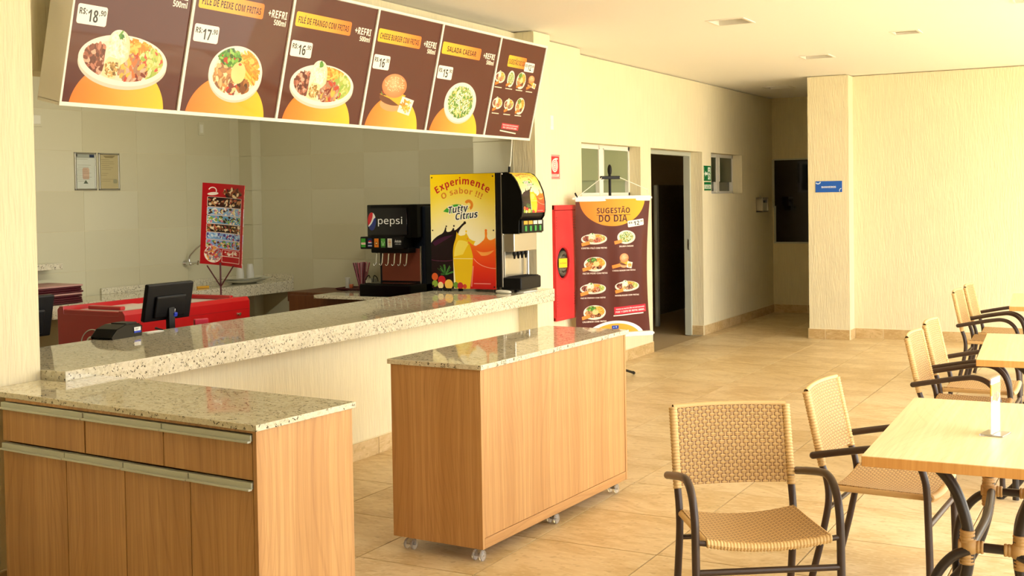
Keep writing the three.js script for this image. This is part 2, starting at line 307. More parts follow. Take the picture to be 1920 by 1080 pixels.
// skirting of cut floor tile, 45 cm lengths
function skirtingX(name, face, z0, z1, h = 0.108) { // on a wall facing +x
  const o = new THREE.Group(); o.name = numbered(name); o.userData.kind = 'structure'; scene.add(o);
  part('backing', box(face, face + 0.008, 0, h + 0.004, z1, z0), M.skirtGrout, o);
  let z = z0, k = 0; while (z > z1 + 0.01) { const e = Math.max(z1, z - 0.45); part('tile', shiftUv(rbox(face, face + 0.012, 0, h, e + 0.003, z - 0.003, 0.002, 1), k * 0.4, k * 0.7), M.stoneBase, o); z = e; k++; }
}
function skirtingZ(name, face, x0, x1, h = 0.108, first = 0.45) { // on a wall facing +z
  const o = new THREE.Group(); o.name = numbered(name); o.userData.kind = 'structure'; scene.add(o);
  part('backing', box(x0, x1, 0, h + 0.004, face, face + 0.008), M.skirtGrout, o);
  let x = x0, k = 0; while (x < x1 - 0.01) { const e = Math.min(x1, x + (k ? 0.45 : first)); part('tile', shiftUv(rbox(x + 0.003, e - 0.003, 0, h, face, face + 0.012, 0.002, 1), k * 0.3, k * 0.9), M.stoneBase, o); x = e; k++; }
}
skirtingX('baseboard_left', XP, 5.7, ZL); skirtingX('baseboard_counter', XW, ZL, ZJ); skirtingX('baseboard_pillar', XP, ZJ, -8.345); skirtingX('baseboard_step', -4.318, -8.345, -9.27);
skirtingX('baseboard_hall', XH, -9.27, -11.316); skirtingX('baseboard_hall', XH, -12.89, -15.74); skirtingZ('baseboard_hall_end', -15.74, XH + 0.012, -3.315);
skirtingZ('baseboard_door', -12.89, -4.635, XH); skirtingZ('baseboard_pillar', ZJ, XW + 0.012, XP + 0.012);
skirtingZ('baseboard_right_pillar', -13.02, -3.327, -2.872, 0.108, 0.19); skirtingZ('baseboard_right', -13.24, -2.86, 3.2, 0.108, 0.3); skirtingX('baseboard_right_pillar', -2.872, -13.02, -13.24);

// washroom door frame and what shows through it
{
  const d = new THREE.Group(); d.name = 'door_1'; d.userData.kind = 'structure'; scene.add(d);
  part('door_frame', [box(-4.70, -4.625, 0, 2.05, -12.888, -12.845), box(-4.70, -4.625, 0, 2.05, -11.36, -11.318), box(-4.70, -4.625, 2.05, 2.093, -12.888, -11.318)], M.alu, d);
  part('strike_plate', rbox(-4.66, -4.64, 0.98, 1.10, -12.846, -12.842, 0.001, 1), M.steel, d);
  const p = thing('toilet_partition', 'dark speckled stone partition standing inside the washroom doorway', 'partition', [-5.32, 0, -14.1]);
  part('panel', rbox(-0.015, 0.015, 0.14, 1.735, -1.2, 0.5, 0.003), M.darkGranite, p);
  part('edge_post', rbox(-0.02, 0.02, 0.0, 1.735, 0.5, 0.56, 0.004), M.alu, p);
}
// sash windows: frame, two upper sashes in the outer track, two lower panes in the inner one
function awning(n, [z0, z1, y0, y1], upperGlass, lowerGlass, tilt, split) {
  const w = new THREE.Group(); w.name = 'window_' + n; w.userData.kind = 'structure'; scene.add(w);
  const X = XH - 0.12, T = 0.03, zm = (z0 + z1) / 2, D = 0.05;
  part('window_frame', [box(X - D, X, y0, y0 + T, z1, z0), box(X - D, X, y1 - T, y1, z1, z0), box(X - D, X, y0, y1, z0 - T, z0), box(X - D, X, y0, y1, z1, z1 + T), box(X - D, X + 0.004, y0, y1, zm - 0.045, zm + 0.045)], M.whiteMetal, w);
  for (const [a, b] of [[z0 - T, zm + 0.045], [zm - 0.045, z1 + T]]) {
    const ys = y1 - T - (y1 - y0) * split, fr = 0.02;
    part('pane', box(X - 0.042, X - 0.038, y0 + T, ys, b, a), lowerGlass, w);
    const s = part('sash', [box(-0.022, 0.004, -(y1 - T - ys), 0, b, b + fr), box(-0.022, 0.004, -(y1 - T - ys), 0, a - fr * 0.4, a), box(-0.022, 0.004, -fr * 0.6, 0, b, a)], M.whiteMetal, w);
    s.position.set(X + 0.006, y1 - T, 0); s.rotation.z = tilt;
    part('pane', box(-0.012, -0.007, -(y1 - T - ys) - 0.005, -0.01, b + fr, a - fr * 0.4), upperGlass, s);
  }
}
awning(1, WIN1, M.frost, M.frost, 0, 0.63);
awning(2, WIN2, M.frostDark, M.glassOld, 0, 0.63);
{
  const w = new THREE.Group(); w.name = 'window_3'; w.userData.kind = 'structure'; scene.add(w);
  const [x0, x1, y0, y1] = WIN3, z = -15.75;
  part('window_frame', [box(x0, x1, y0, y0 + 0.02, z - 0.05, z + 0.02), box(x0, x1, y1 - 0.018, y1, z - 0.05, z + 0.02), box(x0, x0 + 0.02, y0, y1, z - 0.05, z + 0.012), box(x1 - 0.02, x1, y0, y1, z - 0.05, z + 0.012)], M.alu, w);
  part('pane', box(x0 + 0.02, x1 - 0.02, y0 + 0.02, 1.52, z - 0.03, z - 0.024), M.darkGlass, w);
  const s = part('sash', [box(x0 - 0.012, x0 + 0.018, 1.42, y1 - 0.01, z + 0.021, z + 0.045)], M.alu, w);
  part('pane', box(x0 + 0.018, x1 - 0.02, 1.44, y1 - 0.018, z + 0.024, z + 0.03), M.darkGlass, s);
}
// ceiling lights, switched off
LIGHTS.forEach(([x, z, s, deep], i) => {
  const t = thing('ceiling_light', ['unlit square recessed ceiling light nearest above the menu end and pillar', 'unlit square recessed ceiling light above the passage before the dark hall', 'shallow unlit ceiling panel over the middle of the room, right of the others', 'unlit square ceiling light inside the shaded hall recess', 'unlit square ceiling light cut by the top right edge of the photo'][i], 'ceiling light', [x, CEIL, z]);
  const h = s / 2, q = 0.012;
  part('frame', [box(-h - q, h + q, -0.006, 0.0, -h - q, -h + 0.008), box(-h - q, h + q, -0.006, 0.0, h - 0.008, h + q), box(-h - q, -h + 0.008, -0.006, 0, -h + 0.008, h - 0.008), box(h - 0.008, h + q, -0.006, 0, -h + 0.008, h - 0.008),
    box(-h, h, 0, deep + 0.03, -h, -h + 0.004), box(-h, h, 0, deep + 0.03, h - 0.004, h), box(-h, -h + 0.004, 0, deep + 0.03, -h, h), box(h - 0.004, h, 0, deep + 0.03, -h, h)], M.whiteMetal, t);
  part('diffuser', rbox(-h + 0.005, h - 0.005, deep, deep + 0.012, -h + 0.005, h - 0.005, 0.002), M.diffuser, t);
});
// fluorescent battens inside the serving hatch, on the kitchen side of the lintel
M.lamp = std({ color: 0xffffff, emissive: 0xfff3dc, emissiveIntensity: 6 });
for (const [i, z] of [-5.75, -7.05].entries()) {
  const t = thing('kitchen_lamp', ['fluorescent batten lamp behind the middle of the menu board', 'fluorescent batten lamp behind the right part of the menu board'][i], 'lamp', [-4.505, 2.55, z]);
  part('housing', rbox(-0.05, 0.004, -0.04, 0.04, -0.6, 0.6, 0.004), M.whiteMetal, t);
  part('light_tube', rod([-0.066, 0, -0.58], [-0.066, 0, 0.58], 0.013, 12), M.lamp, t);
  const l = new THREE.RectAreaLight(0xf7f4e2, 46, 1.16, 0.05); l.name = 'kitchen_lamp_light'; l.position.set(-0.085, 0, 0); l.lookAt(-10, -3.2, 0); t.add(l);
}
// ───────────── flat prints ─────────────
const rr = (g, x, y, w, h, r) => { g.beginPath(); g.roundRect(x, y, w, h, r); g.fill(); };
function fitText(g, s, x, y, maxW, size, weight = '') { let z = size; g.font = weight + ' ' + z + 'px sans-serif'; while (g.measureText(s).width > maxW && z > 5) { z -= 1; g.font = weight + ' ' + z + 'px sans-serif'; } g.fillText(s, x, y); }
function scatter(g, r, x, y, rx, ry, n, cols, a, b) { for (let i = 0; i < n; i++) { const t = r() * 7, q = Math.sqrt(r()); g.fillStyle = cols[(r() * cols.length) | 0]; g.beginPath(); g.ellipse(x + Math.cos(t) * q * rx, y + Math.sin(t) * q * ry, a * (0.6 + r() * 0.8), b * (0.6 + r() * 0.8), r() * 3, 0, 7); g.fill(); } }
function fries(g, r, x, y, rx, ry, n, w, L) { for (let i = 0; i < n; i++) { const t = r() * 7, q = Math.sqrt(r()), an = (r() - 0.5) * 2.2 + 0.5; g.strokeStyle = ['#f0a63a', '#e48f2a', '#f6c05c', '#d97e22'][(r() * 4) | 0]; g.lineWidth = w; g.lineCap = 'round'; const cx = x + Math.cos(t) * q * rx, cy = y + Math.sin(t) * q * ry; g.beginPath(); g.moveTo(cx - Math.cos(an) * L, cy - Math.sin(an) * L); g.lineTo(cx + Math.cos(an) * L, cy + Math.sin(an) * L); g.stroke(); } }
function dish(g, cx, cy, rx, ry, kind, seed) { // a plated meal seen from above the rim
  const r = rng(seed), s = rx / 100;
  g.save(); g.translate(cx, cy);
  if (kind === 'burger') {
    g.fillStyle = '#d89a6a'; g.beginPath(); g.ellipse(0, 62 * s, 78 * s, 40 * s, 0, 0, 7); g.fill();
    g.fillStyle = '#6b3a20'; g.beginPath(); g.ellipse(-4 * s, 30 * s, 86 * s, 36 * s, 0.1, 0, 7); g.fill();
    g.fillStyle = '#f2ac2c'; g.beginPath(); g.moveTo(-92 * s, 8 * s); g.lineTo(20 * s, -16 * s); g.lineTo(88 * s, 0); g.lineTo(50 * s, 62 * s); g.lineTo(-20 * s, 28 * s); g.closePath(); g.fill();
    scatter(g, r, -20 * s, 2 * s, 64 * s, 9 * s, 40, ['#5a7a30', '#7a4a28', '#8a2f22', '#4a3018'], 9 * s, 5 * s);
    const q = g.createRadialGradient(-10 * s, -70 * s, 8 * s, 0, -50 * s, 95 * s); q.addColorStop(0, '#eeb183'); q.addColorStop(1, '#c9713c'); g.fillStyle = q;
    g.beginPath(); g.ellipse(0, -48 * s, 84 * s, 70 * s, 0, 0, 7); g.fill(); scatter(g, r, 0, -60 * s, 70 * s, 46 * s, 90, ['#f6dfb8', '#f2d2a2'], 3 * s, 2 * s);
    g.save(); g.translate(100 * s, 62 * s); g.rotate(0.2); g.fillStyle = '#f6efdc'; g.fillRect(-44 * s, -48 * s, 88 * s, 96 * s); fries(g, r, 0, 0, 30 * s, 34 * s, 40, 6 * s, 12 * s); g.restore();
  } else {
    g.fillStyle = '#c9c8b6'; g.beginPath(); g.ellipse(0, 6 * s, rx, ry, 0, 0, 7); g.fill(); g.fillStyle = '#ebe7d8'; g.beginPath(); g.ellipse(0, 0, rx, ry, 0, 0, 7); g.fill();
    g.fillStyle = '#d9d4bf'; g.beginPath(); g.ellipse(0, 0, rx * 0.84, ry * 0.8, 0, 0, 7); g.fill();
    g.save(); g.beginPath(); g.ellipse(0, -ry * 0.06, rx * 0.9, ry * 0.88, 0, 0, 7); g.clip();
    if (kind === 'salad') { g.fillStyle = '#6f8a3c'; g.beginPath(); g.ellipse(0, 0, rx * 0.7, ry * 0.72, 0, 0, 7); g.fill(); scatter(g, r, 0, 0, rx * 0.74, ry * 0.76, 900, ['#5f8f3a', '#8fae52', '#c3cf86', '#e7d9a0', '#3f6d2a', '#e0b45a', '#6a9a40', '#4d7a30'], 7 * s, 2.6 * s); for (let i = 0; i < 60; i++) { g.strokeStyle = '#f6f2dc'; g.lineWidth = 2.4 * s; const x = (r() - 0.5) * rx * 1.2, y = (r() - 0.5) * ry * 1.2; g.beginPath(); g.moveTo(x, y); g.quadraticCurveTo(x + 10 * s, y - 14 * s, x + (r() - 0.5) * 40 * s, y + (r() - 0.5) * 40 * s); g.stroke(); } }
    else if (kind === 'fish') {
      fries(g, r, rx * 0.45, -ry * 0.25, rx * 0.36, ry * 0.5, 170, 5.5 * s, 16 * s);
      scatter(g, r, -rx * 0.42, ry * 0.22, rx * 0.38, ry * 0.48, 260, ['#c98a4a', '#e2b27a', '#a8703c', '#8a5a38', '#efd2a0', '#b5763e'], 11 * s, 5 * s);
      scatter(g, r, -rx * 0.3, -ry * 0.55, rx * 0.38, ry * 0.28, 320, ['#3f7d2a', '#6fae3e', '#2d5a20', '#93c45a', '#b43a2a', '#4f8f34', '#5a9a3a'], 7 * s, 4.5 * s);
      scatter(g, r, rx * 0.32, ry * 0.46, rx * 0.2, ry * 0.2, 80, ['#7a4320', '#4d2912', '#a3642e'], 8 * s, 6 * s);
      g.fillStyle = '#e9cf8a'; g.beginPath(); g.ellipse(rx * 0.08, -ry * 0.02, rx * 0.27, ry * 0.4, 0, 0, 7); g.fill(); g.fillStyle = '#c9503a'; g.beginPath(); g.ellipse(rx * 0.1, -ry * 0.34, rx * 0.06, ry * 0.05, 0, 0, 7); g.fill();
      scatter(g, r, -rx * 0.1, ry * 0.6, rx * 0.14, ry * 0.14, 30, ['#d0382a', '#e8c48a', '#7a3a2a'], 9 * s, 5 * s);
    } else {
      scatter(g, r, -rx * 0.58, ry * 0.02, rx * 0.30, ry * 0.5, 420, ['#7a3a28', '#9a5440', '#b87660', '#5a2418', '#caa08a', '#6a3020'], 5.5 * s, 3.4 * s);
      fries(g, r, rx * 0.28, -ry * 0.42, rx * 0.36, ry * 0.34, 160, 4.5 * s, 14 * s);
      scatter(g, r, rx * 0.62, 0, rx * 0.28, ry * 0.52, 420, ['#b9c060', '#8fae48', '#cfd080', '#a8b850', '#c9503a', '#dcd49a', '#9ab050'], 6 * s, 3.6 * s);
      scatter(g, r, rx * 0.18, ry * 0.28, rx * 0.30, ry * 0.46, 360, kind === 'meat' ? ['#7a4a30', '#9a6a4a', '#c8a080', '#5a3220'] : ['#b9402a', '#d8703a', '#a87858', '#e8b04a', '#7a2a1c', '#c8a890', '#a07058', '#b88a70'], 8 * s, 3.4 * s);
    }
    g.restore();
    if (kind === 'rice' || kind === 'meat') {
      const dome = g.createLinearGradient(-rx * 0.45, 0, rx * 0.1, 0); dome.addColorStop(0, '#e9e0c2'); dome.addColorStop(0.4, '#f4eedc'); dome.addColorStop(1, '#d8cca4'); g.fillStyle = dome;
      g.beginPath(); g.moveTo(-rx * 0.44, ry * 0.2); g.bezierCurveTo(-rx * 0.46, -ry * 0.7, -rx * 0.40, -ry * 1.16, -rx * 0.18, -ry * 1.18); g.bezierCurveTo(rx * 0.04, -ry * 1.18, rx * 0.12, -ry * 0.7, rx * 0.08, -ry * 0.1); g.quadraticCurveTo(-rx * 0.1, ry * 0.4, -rx * 0.44, ry * 0.2); g.fill();
      scatter(g, r, -rx * 0.18, -ry * 0.5, rx * 0.2, ry * 0.6, 150, ['rgba(200,188,150,.35)', 'rgba(255,252,240,.5)'], 3.5 * s, 1.6 * s);
      g.fillStyle = '#e6d3a2'; g.beginPath(); g.moveTo(-rx * 0.46, ry * 0.62); g.quadraticCurveTo(-rx * 0.44, ry * 0.02, -rx * 0.34, -ry * 0.1); g.quadraticCurveTo(-rx * 0.14, -ry * 0.06, -rx * 0.06, ry * 0.04); g.quadraticCurveTo(-rx * 0.1, ry * 0.4, -rx * 0.16, ry * 0.74); g.quadraticCurveTo(-rx * 0.32, ry * 0.78, -rx * 0.46, ry * 0.62); g.fill();
      scatter(g, r, -rx * 0.26, ry * 0.34, rx * 0.14, ry * 0.3, 130, ['#c9a462', '#a47d3e', '#ecdcae', '#7d5a2a'], 3 * s, 2 * s); scatter(g, r, -rx * 0.14, -ry * 1.0, rx * 0.04, ry * 0.1, 10, ['#5f9a3a', '#3f7a2a'], 4 * s, 2.4 * s);
    }
  }
  g.restore();
}
function priceTag(g, x, y, w, h, main, cents, rot = 0) {
  g.save(); g.translate(x, y); g.rotate(rot); g.fillStyle = '#f8f5ea'; rr(g, 0, 0, w, h, h * 0.14); g.fillStyle = '#1f1c19'; g.textBaseline = 'middle'; g.textAlign = 'left';
  for (const [t, x, y, k, ww, bold] of [['R$:', 0.05, 0.36, 0.44, 0.28, 'bold '], [main, 0.34, 0.54, 0.86, 0.37, 'bold '], [',' + cents, 0.72, 0.34, 0.38, 0.24, 'bold ']]) { g.font = bold + h * k + 'px sans-serif'; g.save(); g.translate(w * x, h * y); g.scale(w * ww / g.measureText(t).width, 1); g.fillText(t, 0, 0); g.restore(); }
  g.restore();
}
function ribbon(g, x, y, w, h, text) {
  const q = g.createLinearGradient(x, y, x + w, y); q.addColorStop(0, '#f6c22c'); q.addColorStop(0.55, '#f3a93a'); q.addColorStop(1, '#ee7d2c'); g.fillStyle = q; rr(g, x, y, w, h, h * 0.16);
  g.fillStyle = '#331407'; g.textAlign = 'center'; g.textBaseline = 'middle';
  if (text) { g.font = 'bold ' + h * 0.6 + 'px sans-serif'; g.save(); g.translate(x + w / 2, y + h * 0.54); g.scale(Math.min(1, w * 0.92 / g.measureText(text).width), 1); g.fillText(text, 0, 0); g.restore(); }
}
function menuPoster(title, main, kind, seed, refri) {
  return canvasTex(736, 704, (g, W, H) => {
    g.fillStyle = '#552014'; g.fillRect(0, 0, W, H);
    const q = g.createLinearGradient(W * 0.06, 0, W * 0.88, 0); q.addColorStop(0, '#ee7a2a'); q.addColorStop(0.5, '#f6a53c'); q.addColorStop(1, '#f7c62e'); g.fillStyle = q;
    g.beginPath(); g.ellipse(W * 0.47, H * 1.04, W * 0.41, H * 0.33, 0, 0, 7); g.fill();
    if (title !== null) ribbon(g, W * 0.04, H * 0.15, W * 0.66, H * 0.115, title);
    g.fillStyle = '#f8f3e4'; g.textAlign = 'right'; g.textBaseline = 'alphabetic'; for (const [t, y, k, w] of [['+REFRI', 0.235, 0.082, 0.215], [refri, 0.290, 0.058, 0.14]]) { g.font = 'bold ' + H * k + 'px sans-serif'; g.save(); g.translate(W * 0.965, H * y); g.scale(W * w / g.measureText(t).width, 1); g.fillText(t, 0, 0); g.restore(); }
    priceTag(g, W * 0.035, H * 0.375, W * 0.24, H * 0.125, main, '90');
    if (kind === 'burger') { g.save(); g.translate(W * 0.41, H * 0.70); g.scale(1.66, 1.08); dish(g, 0, 0, 100, 100, kind, seed); g.restore(); } else if (kind === 'salad') dish(g, W * 0.5, H * 0.70, 200, 138, kind, seed); else if (kind === 'fish') dish(g, W * 0.51, H * 0.69, 205, 142, kind, seed); else dish(g, W * 0.47, H * 0.70, 282, 118, kind, seed);
  });
}
const menuLast = canvasTex(736, 704, (g, W, H) => {
  g.fillStyle = '#552014'; g.fillRect(0, 0, W, H); ribbon(g, W * 0.22, H * 0.15, W * 0.4, H * 0.12, 'SUGESTÃO DO DIA'); priceTag(g, W * 0.6, H * 0.19, W * 0.22, H * 0.1, '12', '90');
  const k = ['rice', 'salad', 'fish', 'burger', 'rice', 'meat', 'fish'];
  k.forEach((n, i) => { const top = i < 4, x = W * (top ? 0.12 + 0.23 * i : 0.16 + 0.25 * (i - 4)), y = H * (top ? 0.39 : 0.66); if (n === 'burger') { g.save(); g.translate(x, y); g.scale(0.62, 0.42); dish(g, 0, 0, 100, 100, n, 300 + i); g.restore(); } else dish(g, x, y, n === 'salad' ? 56 : 76, n === 'salad' ? 60 : n === 'fish' ? 62 : 40, n, 300 + i); g.save(); g.translate(x - 64, y + 44); g.rotate(-0.3); g.fillStyle = '#ee7d2c'; rr(g, 0, 0, 56, 20, 3); g.restore(); g.fillStyle = '#e9dcc8'; g.fillRect(x - 60, y + 72, 110, 7); });
  g.fillStyle = '#c9263a'; g.save(); g.translate(W * 0.34, H * 0.86); g.rotate(0.02); g.fillRect(0, 0, W * 0.38, H * 0.06); g.fillStyle = '#f3d9d4'; g.textAlign = 'center'; g.textBaseline = 'middle'; fitText(g, 'TODOS OS PRATOS SÃO ACOMPANHADOS', W * 0.19, H * 0.018, W * 0.36, 17, 'bold'); fitText(g, 'POR 1 COPO DE REFRI 300ML', W * 0.19, H * 0.044, W * 0.36, 17, 'bold'); g.restore();
  g.fillStyle = '#f2ead6'; g.beginPath(); g.moveTo(W * 0.32, H * 0.935); g.lineTo(W * 0.68, H * 0.955); g.lineTo(W * 0.68, H * 0.968); g.lineTo(W * 0.32, H * 0.948); g.fill();
});
const bannerTex = canvasTex(768, 1280, (g, W, H) => {
  g.fillStyle = '#5a2618'; g.fillRect(0, 0, W, H);
  const q = g.createLinearGradient(0, 0, W, 0); q.addColorStop(0, '#e07a1c'); q.addColorStop(0.5, '#e89a28'); q.addColorStop(1, '#efb91c'); g.fillStyle = q;
  g.beginPath(); g.ellipse(W * 0.49, 0, W * 0.44, H * 0.2, 0, 0, 7); g.fill();
  g.fillStyle = '#4a2012'; g.textAlign = 'center'; g.textBaseline = 'alphabetic'; fitText(g, 'SUGESTÃO', W * 0.5, H * 0.105, W * 0.46, 90, 'bold'); g.fillRect(W * 0.27, H * 0.116, W * 0.46, 4); fitText(g, 'DO DIA', W * 0.49, H * 0.167, W * 0.4, 90, 'bold');
  priceTag(g, W * 0.69, H * 0.165, W * 0.23, H * 0.048, '12', '90', -0.12);
  const items = [['rice', 0.24, 0.29, 'CONTRA FILÉ COM FRITAS'], ['salad', 0.67, 0.282, 'SALADA CAESAR'], ['fish', 0.25, 0.475, 'FILÉ DE PEIXE COM FRITAS'], ['burger', 0.64, 0.46, 'CHEESE BURGER COM FRITAS'], ['rice', 0.22, 0.655, 'FILÉ DE FRANGO COM FRITAS'], ['meat', 0.68, 0.645, 'HAMBURGUER COM FRITAS'], ['fish', 0.24, 0.83, 'CALABRESA COM FRITAS']];
  items.forEach(([k, x, y, name], i) => {
    if (k === 'burger') dish(g, W * x, H * y, 62, 60, k, 410 + i); else dish(g, W * x, H * y, k === 'salad' ? 98 : k === 'fish' ? 112 : 130, k === 'salad' ? 62 : k === 'fish' ? 66 : 46, k, 410 + i);
    g.save(); g.translate(W * (x - 0.17), H * (y + 0.03)); g.rotate(-0.22); g.fillStyle = '#f0913c'; rr(g, 0, 0, 84, 32, 4); g.restore();
    g.fillStyle = '#f4ebe0'; g.textAlign = 'center'; fitText(g, name, W * x, H * (y + 0.074), W * 0.34, 21, 'bold');
  });
  g.save(); g.translate(W * 0.5, H * 0.8); g.rotate(-0.05); g.fillStyle = '#d0283a'; g.fillRect(0, 0, W * 0.45, H * 0.056); g.fillStyle = '#fbf2ee'; g.textAlign = 'center'; fitText(g, 'TODOS OS PRATOS SÃO ACOMPANHADOS', W * 0.225, H * 0.022, W * 0.42, 24, 'bold'); fitText(g, 'POR 1 COPO DE REFRI 300ML.', W * 0.225, H * 0.045, W * 0.42, 24, 'bold'); g.fillStyle = '#fbf6ea'; g.fillRect(-10, H * 0.06, W * 0.42, 10); g.restore();
  g.fillStyle = '#fbf9f2'; g.beginPath(); g.ellipse(W * 0.52, H * 1.03, W * 0.4, H * 0.13, 0, 0, 7); g.fill(); g.fillStyle = '#f3a63a'; g.beginPath(); g.ellipse(W * 0.52, H * 1.035, W * 0.345, H * 0.115, 0, 0, 7); g.fill();
  g.fillStyle = '#2b49a8'; g.fillRect(W * 0.47, H * 0.935, W * 0.09, H * 0.026); g.fillStyle = '#9fb4e6'; g.fillRect(W * 0.49, H * 0.944, 10, 12); g.fillRect(W * 0.52, H * 0.94, 12, 16);
});
function splash(g, W, H, k) { // the three drinks, fruit and splashes of the juice print
  const sx = W, sy = H, P = (c, d) => { g.fillStyle = c; g.beginPath(); d.forEach((q, i) => { const v = q.map((n, j) => n * (j % 2 ? sy : sx)); if (!i) g.moveTo(...v); else if (v.length === 2) g.lineTo(...v); else if (v.length === 4) g.quadraticCurveTo(...v); else g.bezierCurveTo(...v); }); g.closePath(); g.fill(); };
  const dot = (c, x, y, r2) => { g.fillStyle = c; g.beginPath(); g.arc(x * sx, y * sy, r2 * sx, 0, 7); g.fill(); };
  P('#17060f', [[0, 0.60], [0.06, 0.55, 0.16, 0.525], [0.205, 0.515, 0.225, 0.47], [0.238, 0.45, 0.245, 0.475], [0.235, 0.505, 0.27, 0.505], [0.33, 0.503, 0.345, 0.475], [0.372, 0.46, 0.37, 0.49], [0.41, 0.49, 0.47, 0.445, 0.515, 0.424], [0.56, 0.415, 0.53, 0.44], [0.45, 0.475, 0.43, 0.52], [0.40, 0.59, 0.36, 0.64], [0.34, 0.70, 0.345, 0.76], [0.35, 1.0], [0, 1.0]]);
  dot('#17060f', 0.365, 0.452, 0.012); dot('#17060f', 0.535, 0.425, 0.02); dot('#17060f', 0.245, 0.455, 0.011);
  P('#3a1030', [[0.02, 0.60], [0.16, 0.54, 0.36, 0.53], [0.28, 0.56, 0.06, 0.63]]);
  g.strokeStyle = '#6a2a52'; g.lineWidth = 3 * W / 560; g.beginPath(); g.ellipse(sx * 0.17, sy * 0.745, sx * 0.17, sy * 0.016, 0, 0.2, 3); g.stroke();
  P('#e9c21c', [[0.345, 0.735], [0.335, 0.64, 0.375, 0.585], [0.40, 0.55, 0.405, 0.50], [0.44, 0.55, 0.50, 0.535], [0.545, 0.535, 0.55, 0.51], [0.575, 0.53, 0.60, 0.56], [0.65, 0.585, 0.70, 0.585], [0.64, 0.62, 0.665, 0.735], [0.60, 1.0], [0.385, 1.0]]);
  P('#f4de5a', [[0.36, 0.72], [0.36, 0.64, 0.43, 0.58], [0.50, 0.57, 0.60, 0.60], [0.55, 0.64, 0.50, 0.70]]);
  g.strokeStyle = '#f8eeb0'; g.lineWidth = 4 * W / 560; g.beginPath(); g.moveTo(sx * 0.35, sy * 0.738); g.lineTo(sx * 0.66, sy * 0.738); g.stroke(); dot('#e9c21c', 0.555, 0.50, 0.014);
  const q = g.createLinearGradient(0, sy * 0.55, 0, sy); q.addColorStop(0, '#f08a24'); q.addColorStop(0.3, '#ea5a1e'); q.addColorStop(0.6, '#e0381a'); q.addColorStop(1, '#c41416');
  P(q, [[0.575, 0.575], [0.64, 0.62, 0.70, 0.625], [0.76, 0.61, 0.80, 0.585], [0.845, 0.57, 0.842, 0.53], [0.835, 0.49, 0.86, 0.49], [0.885, 0.50, 0.872, 0.54], [0.88, 0.575, 0.93, 0.575], [0.97, 0.57, 1.0, 0.555], [1.0, 1.0], [0.60, 1.0], [0.64, 0.86, 0.655, 0.72], [0.63, 0.64, 0.575, 0.575]]);
  dot('#ee8a2a', 0.575, 0.565, 0.012); dot('#ee8a2a', 0.585, 0.60, 0.011); dot('#ee7a24', 0.858, 0.492, 0.018);
  P('#f4a24a', [[0.70, 0.66], [0.80, 0.70, 0.98, 0.66], [0.90, 0.72, 0.78, 0.71]]);
  g.strokeStyle = '#f6b894'; g.lineWidth = 4 * W / 560; g.beginPath(); g.moveTo(sx * 0.665, sy * 0.735); g.quadraticCurveTo(sx * 0.76, sy * 0.815, sx, sy * 0.82); g.stroke();
  g.strokeStyle = 'rgba(255,230,190,.5)'; g.lineWidth = 10 * W / 560; g.beginPath(); g.moveTo(sx * 0.655, sy * 0.8); g.lineTo(sx * 0.625, sy * 0.98); g.stroke();
  const r = rng(k); for (let i = 0; i < 26; i++) { g.strokeStyle = ['#2f6a2a', '#4d8a3a', '#1f4a1e'][i % 3]; g.lineWidth = 5 * W / 500; g.beginPath(); g.moveTo(sx * 0.22, sy * 0.88); g.lineTo(sx * (0.22 + (r() - 0.5) * 0.3), sy * (0.88 - r() * 0.09)); g.stroke(); }
  [[0.05, 0.9, 0.05, '#d8602c'], [0.16, 0.93, 0.06, '#c8242a'], [0.05, 0.96, 0.045, '#8aa83a'], [0.14, 0.975, 0.045, '#f0d89a'], [0.27, 0.965, 0.065, '#f3c052'], [0.38, 0.97, 0.04, '#6d9a34'], [0.45, 0.975, 0.045, '#b82a3a'], [0.52, 0.98, 0.03, '#c8442a']].forEach(([x, y, s, c]) => { g.fillStyle = c; g.beginPath(); g.ellipse(sx * x, sy * y, sx * s, sx * s, 0, 0, 7); g.fill(); });
}
function arcText(g, s, x0, x1, y0, sag, size, weight) { g.font = weight + size + 'px sans-serif'; const w = g.measureText(s).width; let t = 0; for (const ch of s) { const cw = g.measureText(ch).width, u = (t + cw / 2) / w, x = x0 + (x1 - x0) * u, y = y0 - sag * 4 * u * (1 - u), slope = -sag * 4 * (1 - 2 * u) / (x1 - x0); g.save(); g.translate(x, y); g.rotate(Math.atan(slope)); g.scale((x1 - x0) / w, 1); g.textAlign = 'center'; g.fillText(ch, 0, 0); g.restore(); t += cw; } }
